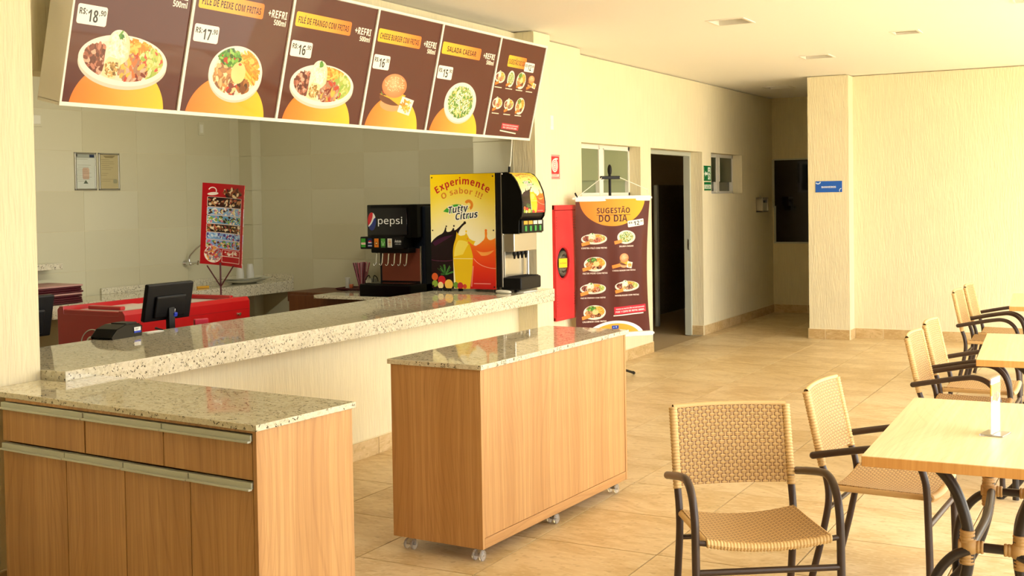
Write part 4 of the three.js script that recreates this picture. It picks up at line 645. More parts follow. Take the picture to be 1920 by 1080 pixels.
{ // sink counter on the back wall
  const t = thing('sink_counter', 'speckled granite sink counter along the kitchen back wall', 'counter', [0, 0, 0]);
  part('worktop', [rbox(-7.80, -7.27, 0.815, 0.845, -8.866, -6.15, 0.003), rbox(-7.643, -7.27, 0.815, 0.845, -8.995, -8.866, 0.003)], M.granite, t);
  part('apron', rbox(-7.30, -7.268, 0.742, 0.846, -8.996, -6.15, 0.003), M.granite, t);
  part('apron', rbox(-7.80, -7.30, 0.742, 0.815, -6.18, -6.15, 0.003), M.granite, t);
  part('backsplash', rbox(-7.804, -7.785, 0.845, 0.897, -8.866, -7.10, 0.002), M.granite, t);
  part('backsplash', rbox(-7.64, -7.27, 0.845, 0.904, -8.998, -8.98, 0.002), M.granite, t);
  for (const z of [-8.0, -6.4]) part('support', box(-7.79, -7.36, 0, 0.815, z, z + 0.1), M.base, t);
  const f = thing('wall_tap', 'chrome wall tap with a bent swivel spout above the sink', 'tap', [-7.806, 1.05, -8.10]);
  part('flange', rod([0, 0, 0], [0.012, 0, 0], 0.032, 18), M.chrome, f);
  part('body', [rod([0, 0, 0], [0.075, 0, 0], 0.016), ball([0.07, 0, 0], 0.02, 14), rod([0.07, 0, 0], [0.10, 0.002, -0.015], 0.014)], M.chrome, f);
  part('lever', [rod([0.085, 0.005, 0], [0.16, 0.012, -0.03], 0.011), rod([0.14, -0.01, -0.02], [0.145, 0.03, -0.022], 0.01)], M.chrome, f);
  part('spout', tube([[0.06, 0.01, 0], [0.06, 0.06, 0], [0.10, 0.125, -0.03], [0.15, 0.17, -0.06], [0.185, 0.178, -0.08], [0.205, 0.155, -0.09], [0.21, 0.12, -0.093]], 0.0085, 40, 10), M.chrome, f);
  part('aerator', rod([0.21, 0.128, -0.093], [0.211, 0.105, -0.094], 0.012), M.chrome, f);
  // platters and stacked cups
  const prof = [[0, 0], [0.12, 0], [0.17, 0.012], [0.235, 0.03], [0.235, 0.034], [0.165, 0.018], [0, 0.008]];
  const lab = ['lowest white platter under the upturned cups', 'middle white platter of the stack by the sink', 'topmost white platter, carrying the stacked plastic cups'];
  [[-7.50, 0.845, -8.56], [-7.47, 0.857, -8.60], [-7.50, 0.869, -8.54]].forEach(([x, y, z], i) => { const p = part('platter', lathe(prof, 36), M.plate); p.position.set(x, y, z); p.scale.set(0.72, 1, 1.02); tag(p, lab[i], 'platter', 'platters on the sink counter'); });
  const cupG = lathe([[0.037, 0], [0.027, 0.088], [0.024, 0.09], [0, 0.09], [0, 0.088], [0.024, 0.087], [0.035, 0]], 20);
  for (let k = 0; k < 2; k++) for (let i = 0; i < 5; i++) {
    const c = part('plastic_cup', cupG, M.cup); c.position.set(-7.49, 0.888 + i * 0.011, k ? -8.63 : -8.49);
    tag(c, k ? 'upturned clear cup in the right stack on the platters' : 'upturned clear cup in the left stack, behind the red sign', 'cup', k ? 'right stack of upturned cups' : 'left stack of upturned cups');
  }
  const k = thing('kitchen_knife', 'knife with a yellow handle lying on the sink counter', 'knife', [-7.43, 0.853, -7.93], 1.3);
  part('handle', rbox(-0.06, 0.06, -0.008, 0.012, -0.012, 0.012, 0.006), M.yellow, k); part('blade', extrude([[0.06, -0.012], [0.22, -0.012], [0.25, 0.004], [0.06, 0.012]], 0.002).rotateX(Math.PI / 2).translate(0, 0.002, 0), M.steel, k);
  // trays
  for (let i = 0; i < 9; i++) {
    const lip = i === 4 || i === 8, y = 0.846 + i * 0.0165;
    const g = new RoundedBoxGeometry(0.40, 0.015, 0.48, 3, 0.007), a = g.attributes.position;
    for (let q = 0; q < a.count; q++) { const z = a.getZ(q) / 0.24, x = a.getX(q) / 0.2; a.setY(q, a.getY(q) + (a.getY(q) > 0 ? 0.0 : 0) - 0.004 * z * z * (i / 9)); }
    g.computeVertexNormals();
    const m = part('serving_tray', g, lip ? M.maroonEdge : M.maroon); m.position.set(-7.52 + (i % 3) * 0.004, y + 0.009, -6.25 + ((i * 7) % 5) * 0.004); m.rotation.y = ((i * 5) % 4) * 0.012 - 0.02;
    tag(m, i === 8 ? 'topmost pale edged tray of the maroon tray stack' : lip ? 'pale edged tray halfway up the maroon tray stack' : 'maroon serving tray in the stack at the left counter end', 'tray', lip ? undefined : 'maroon serving trays in the stack');
  }
  const sh = part('wall_shelf', rbox(-7.804, -7.62, 1.096, 1.144, -6.56, -5.3, 0.003), M.granite); tag(sh, 'short granite wall shelf end at the left wall edge', 'shelf');
  // framed papers and switches on the tiled wall
  const frames = [['framed_notice', 1, '#c9ccbd', -6.86, 'silver framed pale notice with a dark blue stamp, left of the pair'], ['framed_certificate', 2, '#b5a87e', -7.113, 'silver framed tan certificate, right of the pair']];
  for (const [n, seed, base, z, l] of frames) {
    const fr = thing(n, l, 'picture frame', [-7.806, 1.727, z]), w = 0.224, h = 0.314, b = 0.014;
    part('frame', [rbox(0, 0.016, 0, b, -w, 0, 0.003), rbox(0, 0.016, h - b, h, -w, 0, 0.003), rbox(0, 0.016, 0, h, -b, 0, 0.003), rbox(0, 0.016, 0, h, -w, -w + b, 0.003)], M.steel, fr);
    const p = part('paper', new THREE.BoxGeometry(w - b, h - b, 0.006).rotateY(Math.PI / 2), print(paperTex(seed, base, '#8a7d58'), 0.3), fr); p.position.set(0.006, h / 2, -w / 2);
  }
  for (const [z, y, w, h, l] of [[-6.49, 2.235, 0.11, 0.11, 'square blank wall plate at the left edge of the kitchen wall'], [-8.352, 2.238, 0.072, 0.12, 'narrow blank wall plate high beside the kitchen corner']]) { const p = thing('wall_plate', l, 'wall plate', [-7.806, y, z]); part('plate', rbox(0, 0.009, 0, h, -w / 2, w / 2, 0.003), M.ceramic[2], p); part('cover', rbox(0.008, 0.012, 0.02, h - 0.02, -w / 2 + 0.015, w / 2 - 0.015, 0.002), M.plate, p); }
}
{ // drinks corner: wooden base, granite ledge, cola tower
  const b = thing('drinks_cabinet', 'dark wooden drinks cabinet with a granite top in the kitchen corner', 'cabinet', [0, 0, 0]);
  part('carcass', rbox(-6.86, -4.95, 0.05, 0.76, -8.99, -8.42, 0.003), M.darkWood, b);
  part('plinth', box(-6.8, -5.0, 0, 0.05, -8.95, -8.47), M.black, b);
  part('worktop', rbox(-6.40, -4.93, 0.76, 0.79, -8.99, -8.19, 0.003), M.granite, b);
  part('side_board', rbox(-6.90, -6.41, 0.70, 0.785, -8.99, -8.45, 0.003), M.darkWood, b);
  const t = thing('cola_dispenser', 'black soda fountain tower with six spouts and white lettering', 'drink dispenser', [-5.90, 0.79, -8.86]);
  // local x 0..0.48, z 0..0.7
  part('body', rbox(0.03, 0.50, 0.02, 0.755, 0.0, 0.42, 0.01), M.navy, t);
  const hood = extrude([[0.0, 0.0], [0.47, 0.0], [0.47, 0.50], [0.44, 0.555], [0.38, 0.575], [0.06, 0.575], [0.015, 0.56], [0.0, 0.52]], 0.27, [], 0.006); hood.rotateX(-Math.PI / 2).scale(1, 1, -1); 
  { const i = hood.index; if (i) { for (let k = 0; k < i.count; k += 3) { const q = i.getX(k); i.setX(k, i.getX(k + 2)); i.setX(k + 2, q); } } else { for (const n of ['position', 'normal', 'uv']) { const at = hood.attributes[n], s = at.itemSize; for (let k = 0; k < at.count; k += 3) for (let c = 0; c < s; c++) { const q = at.array[k * s + c]; at.array[k * s + c] = at.array[(k + 2) * s + c]; at.array[(k + 2) * s + c] = q; } } } }
  hood.computeVertexNormals(); part('hood', uvBox(hood.translate(0, 0.50, 0)), M.blackGloss, t);
  { const p = part('brand_panel', new THREE.BoxGeometry(0.40, 0.225, 0.004), phys({ map: colaTex, roughness: 0.2 }), t); p.position.set(0.225, 0.635, 0.584); }
  const bar2 = part('flavour_bar', rbox(-0.045, 0.40, 0.40, 0.505, 0.46, 0.60, 0.008), M.black, t);
  for (let i = 0; i < 5; i++) { const c = part('flavour_card', new THREE.BoxGeometry(0.043, 0.075, 0.003), print(cards[i], 0.3), bar2); c.position.set(-0.01 + i * 0.068, 0.453, 0.602); }
  { const c = part('flavour_card', new THREE.BoxGeometry(0.072, 0.066, 0.003), print(waterTex, 0.3), bar2); c.position.set(0.345, 0.455, 0.602); }
  part('valve_rail', rbox(0.03, 0.42, 0.365, 0.41, 0.44, 0.55, 0.01), M.black, t);
  for (let i = 0; i < 6; i++) { const x = 0.065 + i * 0.062; const l = part('spout_lever', [bar([x, 0.37, 0.51], [x, 0.275, 0.525], 0.012, 0.006), tube([[x, 0.28, 0.525], [x - 0.004, 0.262, 0.53], [x - 0.014, 0.258, 0.535], [x - 0.02, 0.27, 0.535]], 0.005, 10, 6)], M.chrome, t); l.userData.label = 'white chrome push lever'; }
  part('splash_plate', rbox(0.06, 0.455, 0.12, 0.40, 0.415, 0.43, 0.002), std({ color: 0x8c4a38, metalness: 0.55, roughness: 0.35 }), t);
  part('side_trim', rbox(0.455, 0.468, 0.1, 0.42, 0.40, 0.44, 0.003), M.steel, t);
  part('drip_tray', [rbox(-0.02, 0.50, 0, 0.105, 0.30, 0.66, 0.01), rbox(0.02, 0.46, 0.10, 0.112, 0.44, 0.64, 0.004)], M.blackGloss, t);
  part('hose', [new THREE.TorusGeometry(0.05, 0.012, 8, 24, 3.4).rotateZ(2.9).rotateY(Math.PI / 2).translate(0.515, 0.58, 0.22), new THREE.TorusGeometry(0.09, 0.014, 8, 30, 3.3).rotateZ(1.5).rotateY(Math.PI / 2).translate(0.515, 0.29, 0.2)], M.alu, t);
  // little things on the tray
  const tr = part('drinks_tray', [rbox(-0.20, 0.20, 0, 0.012, -0.11, 0.11, 0.006), rbox(-0.205, 0.205, 0.008, 0.022, -0.115, -0.107, 0.003), rbox(-0.205, 0.205, 0.008, 0.022, 0.107, 0.115, 0.003), rbox(-0.205, -0.197, 0.008, 0.022, -0.11, 0.11, 0.003), rbox(0.197, 0.205, 0.008, 0.022, -0.11, 0.11, 0.003)], M.maroon); tr.position.set(-6.330, 0.79, -8.800); tag(tr, 'dark red tray of straws and cups beside the soda fountain', 'tray');
  const sh = part('salt_shaker', [lathe([[0, 0], [0.022, 0], [0.02, 0.085], [0.024, 0.09], [0.024, 0.10], [0, 0.104]], 18)], M.cup); sh.position.set(-6.460, 0.802, -8.770); tag(sh, 'small clear shaker at the left of the straw tray', 'shaker');
  const cu = thing('sauce_cup', 'small clear cup with orange contents in front of the straws', 'cup', [-6.405, 0.802, -8.750]); part('cup', lathe([[0, 0], [0.018, 0], [0.026, 0.055], [0.024, 0.055], [0.016, 0.003], [0, 0.003]], 18), M.clear, cu); part('contents', lathe([[0, 0.004], [0.0155, 0.004], [0.021, 0.04], [0, 0.042]], 18), M.orange, cu);
  const bx = part('straw_box', [rbox(-0.03, 0.03, 0, 0.15, -0.025, 0.025, 0.003), rbox(-0.032, -0.02, 0.14, 0.165, -0.025, 0.025, 0.002)], M.orange.clone()); bx.material.color.set(0x6b3a26); bx.position.set(-6.355, 0.802, -8.860); bx.rotation.y = 0.2; tag(bx, 'brown cardboard box standing behind the drinking straws', 'box');
  const r = rng(23), hold = thing('straw_holder', 'clear holder for the bunch of pink striped straws', 'holder', [-6.31, 0.802, -8.78]); part('beaker', lathe([[0, 0], [0.03, 0], [0.036, 0.12], [0.034, 0.12], [0.028, 0.003], [0, 0.003]], 20), M.clear, hold);
  const sg = mergeGeometries([0, 1, 2, 3, 4].map((i) => new THREE.CylinderGeometry(0.0038, 0.0038, 0.047, 8).translate(0, 0.025 + i * 0.048, 0)));
  const strawM = [std({ color: 0xc25a6a, roughness: 0.4 }), std({ color: 0xe6c8cc, roughness: 0.4 }), std({ color: 0x6e2c3c, roughness: 0.4 }), std({ color: 0xd88a9c, roughness: 0.4 })];
  for (let i = 0; i < 44; i++) { const a = r() * 6.28, q = Math.sqrt(r()) * 0.028, m = part('drinking_straw', sg, strawM[i % 4]); m.position.set(-6.31 + Math.cos(a) * q * 0.8, 0.806, -8.78 + Math.sin(a) * q * 0.8); m.rotation.set(Math.sin(a) * 0.2, 0, -Math.cos(a) * 0.3 * (q / 0.028) + 0.04); tag(m, 'thin pink striped drinking straw standing in the bunch on the tray', 'straw', 'drinking straws in the holder'); }
  const nh = thing('napkin_holder', 'black wire napkin holder between the straws and the soda fountain', 'napkin holder', [-6.185, 0.802, -8.760]); part('holder', [rbox(-0.04, 0.04, 0, 0.012, -0.05, 0.05, 0.004), tube([[-0.04, 0.01, 0.05], [-0.04, 0.10, 0.03], [-0.03, 0.125, 0], [-0.04, 0.10, -0.03], [-0.04, 0.01, -0.05]], 0.004, 20, 6), tube([[0.04, 0.01, 0.05], [0.04, 0.10, 0.03], [0.03, 0.125, 0], [0.04, 0.10, -0.03], [0.04, 0.01, -0.05]], 0.004, 20, 6)], M.black, nh); part('napkins', Array.from({ length: 7 }, (_, i) => rbox(-0.034 + i * 0.0095, -0.027 + i * 0.0095, 0.013, 0.085 + (i % 3) * 0.008, -0.045, 0.045, 0.002, 1)), M.plate, nh);
}
// ───────────── passage side: signs, hydrant, banner ─────────────
function wallSign(name, label, x, y, z, w, h, tex, cat = 'sign') { // on a wall facing +x; z is its near edge
  const m = part(name, new THREE.BoxGeometry(w, h, 0.006).rotateY(Math.PI / 2), print(tex, 0.4)); m.position.set(x + 0.0035, y + h / 2, z - w / 2); return tag(m, label, cat);
}
wallSign('hydrant_sign', 'red and white hose reel sign above the red cabinet', -4.318, 1.758, -8.642, 0.185, 0.197, hydrantTex);
wallSign('exit_sign', 'green emergency exit sign with white arrow and running figure', XH, 1.765, -12.94, 0.235, 0.175, exitTex);
wallSign('exit_word_sign', 'small green lettered sign below the exit arrow sign', XH, 1.655, -12.95, 0.225, 0.098, exitWordTex);
{ const m = part('washroom_sign', new RoundedBoxGeometry(0.29, 0.122, 0.006, 2, 0.003), print(banheirosTex, 0.4)); const g = m.geometry, p = g.attributes.position, u = g.attributes.uv; for (let i = 0; i < p.count; i++) u.setXY(i, p.getX(i) / 0.29 + 0.5, p.getY(i) / 0.122 + 0.5); m.position.set(-3.089, 1.674, -13.0165); tag(m, 'blue washroom sign with white lettering on the right pillar', 'sign'); }
{ const p = thing('switch_plate', 'white blank switch plate above the hose reel sign', 'wall plate', [-4.318, 2.16, -8.685]); part('plate', rbox(0, 0.009, 0, 0.117, -0.034, 0.034, 0.003), M.white, p); part('cover', rbox(0.008, 0.012, 0.03, 0.087, -0.022, 0.022, 0.002), M.whiteMetal, p); }
{ // hose reel cabinet
  const t = thing('hydrant_cabinet', 'red fire hose cabinet with an oval window and yellow notice', 'fire cabinet', [-4.318, 0.595, -8.618]);
  const oval = Array.from({ length: 40 }, (_, i) => { const a = i / 40 * Math.PI * 2; return [0.135 + Math.cos(a) * 0.118, 0.468 + Math.sin(a) * 0.128]; });
  const g = extrude([[0.004, 0.004], [0.466, 0.004], [0.466, 0.90], [0.004, 0.90]], 0.012, [oval], 0.002); g.rotateY(Math.PI / 2).translate(0.048, 0, 0); // local x -> -z
  part('case', [box(0, 0.048, 0, 0.945, -0.47, -0.466), box(0, 0.048, 0, 0.945, -0.004, 0), box(0, 0.048, 0, 0.004, -0.47, 0), box(0, 0.048, 0.941, 0.945, -0.47, 0), box(0, 0.004, 0, 0.945, -0.47, 0)], M.hydrant, t);
  const d = part('door', uvBox(g), M.hydrant, t);
  part('top_lip', rbox(0.03, 0.066, 0.905, 0.945, -0.47, 0, 0.004), M.hydrant, t);
  part('bottom_lip', rbox(0.03, 0.064, -0.004, 0.03, -0.47, 0, 0.006), M.hydrant, t);
  const ring = new THREE.TorusGeometry(1, 0.05, 8, 44).scale(0.124, 0.134, 0.12).rotateY(Math.PI / 2).translate(0.062, 0.468, -0.135); ring.computeVertexNormals(); part('window_rim', ring, M.hydrant, d);
  part('window_glass', extrude(oval, 0.003).rotateY(Math.PI / 2).translate(0.05, 0, 0), M.clear, d);
  part('inner_back', box(0.005, 0.008, 0.01, 0.93, -0.46, -0.01), M.black, t);
  part('hose_reel', [new THREE.TorusGeometry(0.09, 0.02, 10, 30).rotateY(Math.PI / 2).translate(0.026, 0.46, -0.2), new THREE.TorusGeometry(0.05, 0.018, 10, 24).rotateY(Math.PI / 2).translate(0.026, 0.46, -0.2)], M.glassOld, t);
  const n = part('notice', new THREE.BoxGeometry(0.155, 0.075, 0.002).rotateY(Math.PI / 2), print(noticeTex, 0.4), d); n.position.set(0.056, 0.468, -0.142); n.rotation.x = -0.03;
  const slots = []; for (let k = 0; k < 5; k++) for (const c of [0, 1]) for (const y0 of [0.80, 0.16]) slots.push(new THREE.SphereGeometry(0.006, 6, 5).scale(0.3, 0.7, 1).translate(0.0625, y0 + (k - 2) * 0.022, -0.34 - c * 0.03), new THREE.SphereGeometry(0.006, 6, 5).scale(0.3, 0.7, 1).translate(0.0625, y0 + (k - 2) * 0.022, -0.02));
  part('vent_slot', slots, M.maroon, d);
}
{ // hanging banner on a tripod
  const t = thing('banner_stand', 'brown hanging food banner on a black tripod before the red cabinet', 'banner', [-4.0, 0, -9.2], 0.873);
  const W = 0.70, H = 1.15, g = new THREE.BoxGeometry(W, H, 0.002, 40, 20, 1), a = g.attributes.position;
  for (let i = 0; i < a.count; i++) { const x = a.getX(i) / (W / 2), y = a.getY(i) / (H / 2), k = 1 - y * y; a.setX(i, a.getX(i) * (1 - 0.03 * k)); a.setZ(i, a.getZ(i) + 0.012 * Math.sin(x * 3 + 1) * (0.4 + 0.6 * k) + 0.006 * Math.sin(x * 11 + y) * k + 0.05 * Math.pow(Math.max(0, Math.abs(x) - 0.72) / 0.28, 2) * -0.5 * k); }
  g.computeVertexNormals();
  const b = part('banner', g, phys({ map: bannerTex, roughness: 0.5, specularIntensity: 0.3, clearcoat: 0.1, clearcoatRoughness: 0.2 }), t); b.position.set(0, 1.01, 0); b.rotation.x = 0.02;
  part('top_rail', [rbox(-0.355, 0.355, 1.565, 1.612, -0.012, 0.014, 0.006), rod([-0.375, 1.592, 0], [0.372, 1.592, 0], 0.010)], M.white, t);
  part('bottom_rail', [rbox(-0.355, 0.355, 0.41, 0.45, -0.01, 0.035, 0.006), rod([-0.37, 0.43, 0.012], [0.372, 0.43, 0.012], 0.010)], M.white, t);
  part('cord', [rod([-0.33, 1.605, 0], [-0.085, 1.765, -0.03], 0.003, 6), rod([0.085, 1.765, -0.03], [0.345, 1.66, -0.02], 0.003, 6), rod([0.345, 1.66, -0.02], [0.335, 1.605, 0], 0.003, 6)], M.string, t);
  part('clip', bar([-0.335, 1.60, 0.01], [-0.35, 1.64, 0.0], 0.012, 0.012), M.black, t);
  part('pole', [rod([0, 0.10, -0.05], [0, 1.1, -0.05], 0.016), rod([0, 1.0, -0.05], [0, 1.80, -0.05], 0.012)], M.black, t);
  part('head', [new THREE.SphereGeometry(0.024, 14, 12).scale(0.8, 2, 0.8).translate(0, 1.83, -0.05), rbox(-0.09, 0.09, 1.752, 1.78, -0.062, -0.03, 0.006)], M.black, t);
  part('collar', rod([0, 0.12, -0.05], [0, 0.2, -0.05], 0.026), M.black, t);
  for (const [x, z] of [[0.425, -0.47], [-0.30, -0.10], [-0.22, 0.42]]) { part('leg', rod([0, 0.16, -0.05], [x, 0.014, z], 0.011), M.black, t); part('rubber_tip', rod([x * 0.94, 0.024, -0.05 + (z + 0.05) * 0.94], [x, 0.014, z], 0.0135), M.rubber, t); }
}
{ // dispenser on the hall wall
  const t = thing('paper_dispenser', 'metal paper dispenser on the wall at the dark hall end', 'dispenser', [XH, 1.37, -14.97]);
  part('case', [rbox(0, 0.09, 0.0, 0.02, -0.26, 0, 0.004), rbox(0, 0.09, 0.17, 0.19, -0.26, 0, 0.004), rbox(0, 0.09, 0, 0.19, -0.02, 0, 0.004), rbox(0, 0.09, 0, 0.19, -0.26, -0.24, 0.004), box(0, 0.01, 0, 0.19, -0.26, 0)], M.steel, t);
  part('front', rbox(0.05, 0.075, 0.02, 0.12, -0.24, -0.02, 0.004), M.alu, t); part('slot', rbox(0.03, 0.06, 0.12, 0.15, -0.23, -0.03, 0.003), M.black, t); part('hook', new THREE.TorusGeometry(0.014, 0.004, 6, 14).rotateY(Math.PI / 2).translate(0.05, 0.20, -0.01), M.steel, t);
}
// ───────────── cabinets ─────────────
{ // rolling cabinet
  const t = thing('rolling_cabinet', 'wooden cabinet on clear casters with a granite top, standing free', 'cabinet', [-2.575, 0, -4.45], -0.045);
  const L = 1.47, D = 0.487, y0 = 0.065, y1 = 0.858;
  part('end_panel', shiftUv(rbox(-D, 0, y0, y1, -0.018, 0, 0.0015), 0.2, 0.1), M.walnut, t); part('end_panel', rbox(-D, 0.001, y0, y1, -L, -L + 0.018, 0.0015), M.walnut, t);
  part('side_panel', shiftUv(rbox(-0.019, -0.002, 0.112, y1, -L + 0.0185, -0.0185, 0.001), 0.9, 0.33), M.walnut, t);
  const rail = rbox(-0.02, 0, y0, 0.110, -L + 0.0185, -0.0185, 0.0015); { const u = rail.attributes.uv; for (let i = 0; i < u.count; i++) u.setXY(i, u.getY(i) + 0.3, u.getX(i)); } part('bottom_rail', rail, M.walnut, t);
  part('back_panel', rbox(-D + 0.002, -D + 0.018, y0, y1, -L + 0.018, -0.018, 0.001), M.walnut, t);
  part('shelf', [box(-D + 0.018, -0.02, y0, y0 + 0.018, -L + 0.018, -0.018), box(-D + 0.018, -0.02, y1 - 0.018, y1, -L + 0.018, -0.018)], M.walnut, t);
  part('granite_top', shiftUv(rbox(-D - 0.012, 0.012, y1, 0.881, -L - 0.02, 0.012, 0.0025), 0.11, 0.27), M.granite, t);
  for (const z of [-0.055, -0.735, -L + 0.06]) for (const x of [-0.05, -D + 0.065]) {
    const c = part('caster', [rod([x, 0.058, z], [x, 0.066, z], 0.02, 16), rbox(x - 0.012, x + 0.012, 0.02, 0.06, z - 0.006, z + 0.006, 0.003)], M.steel, t);
    for (const s of [-1, 1]) { const w = lathe([[0, -0.006], [0.022, -0.006], [0.0245, -0.003], [0.0245, 0.003], [0.022, 0.006], [0, 0.006]], 22).rotateZ(Math.PI / 2).translate(x + s * 0.019, 0.0245, z + 0.012); part('wheel', w, M.clearSolid, c); }
    part('axle', rod([x - 0.027, 0.0245, z + 0.012], [x + 0.027, 0.0245, z + 0.012], 0.004), M.steel, c);
  }
}
{ // drawer cabinet
  const ry = -0.08, P = [-2.614, 0, -3.024], t = thing('drawer_cabinet', 'low wooden cabinet with drawers, doors and a granite top in front', 'cabinet', P, ry);
  const toLocal = ([x, z]) => { const dx = x - P[0], dz = z - P[2]; return [dx * Math.cos(ry) - dz * Math.sin(ry), dx * Math.sin(ry) + dz * Math.cos(ry)]; };
  const slab = extrude([[-4.13, -3.152], [-2.602, -3.010], [-2.566, -3.515], [-3.985, -3.625], [-3.985, -3.42], [-4.13, -3.42]].map(toLocal).map(([x, z]) => [x, -z]), 0.018, [], 0.002);
  slab.rotateX(-Math.PI / 2).translate(0, 0.850, 0); slab.computeVertexNormals(); part('granite_top', uvBox(slab), M.granite, t);
  const X0 = -1.40, D = 0.485;
  part('side_panel', rbox(-0.018, 0, 0.01, 0.848, -D, 0, 0.0015), M.walnut, t); part('side_panel', rbox(X0, X0 + 0.018, 0.01, 0.848, -D, -0.02, 0.0015), M.walnut, t);
  part('back_panel', box(X0 + 0.018, -0.018, 0.01, 0.848, -D, -D + 0.015), M.walnut, t); part('bottom', box(X0 + 0.018, -0.018, 0.06, 0.078, -D + 0.015, -0.022), M.walnut, t);
  part('top_rail', rbox(X0 + 0.018, -0.018, 0.836, 0.848, -0.06, -0.003, 0.001), M.walnut, t);
  part('plinth', box(X0 + 0.018, -0.018, 0.01, 0.06, -0.08, -0.06), M.walnut, t);
  const pull = (x0, x1, y) => [rbox(x0, x1, y - 0.022, y, -0.004, 0.006, 0.002), rbox(x0, x1, y - 0.026, y - 0.019, 0.002, 0.019, 0.002), rbox(x0, x1, y - 0.006, y, -0.02, 0.0, 0.001)];
  for (const [i, [a, b]] of [[-0.457, -0.0215], [-0.889, -0.461], [X0, -0.897]].entries()) { const d = part('drawer', shiftUv(rbox(a, b, 0.679, 0.81, -0.02, -0.002, 0.001), i * 0.07, i * 0.3), M.walnut, t); part('handle', pull(a, b, 0.832), M.alu, d).userData.label = 'brushed aluminium pull profile'; }
  for (const [i, [a, b]] of [[-0.325, -0.0215], [-0.669, -0.329], [-1.006, -0.673], [X0, -1.010]].entries()) { const d = part('door', shiftUv(rbox(a, b, 0.07, 0.65, -0.02, -0.002, 0.001), i * 0.13, 0.4 + i * 0.21), M.walnut, t); part('handle', pull(a, b, 0.671 - (i % 2) * 0.001), M.alu, d).userData.label = 'brushed aluminium pull profile'; }
}
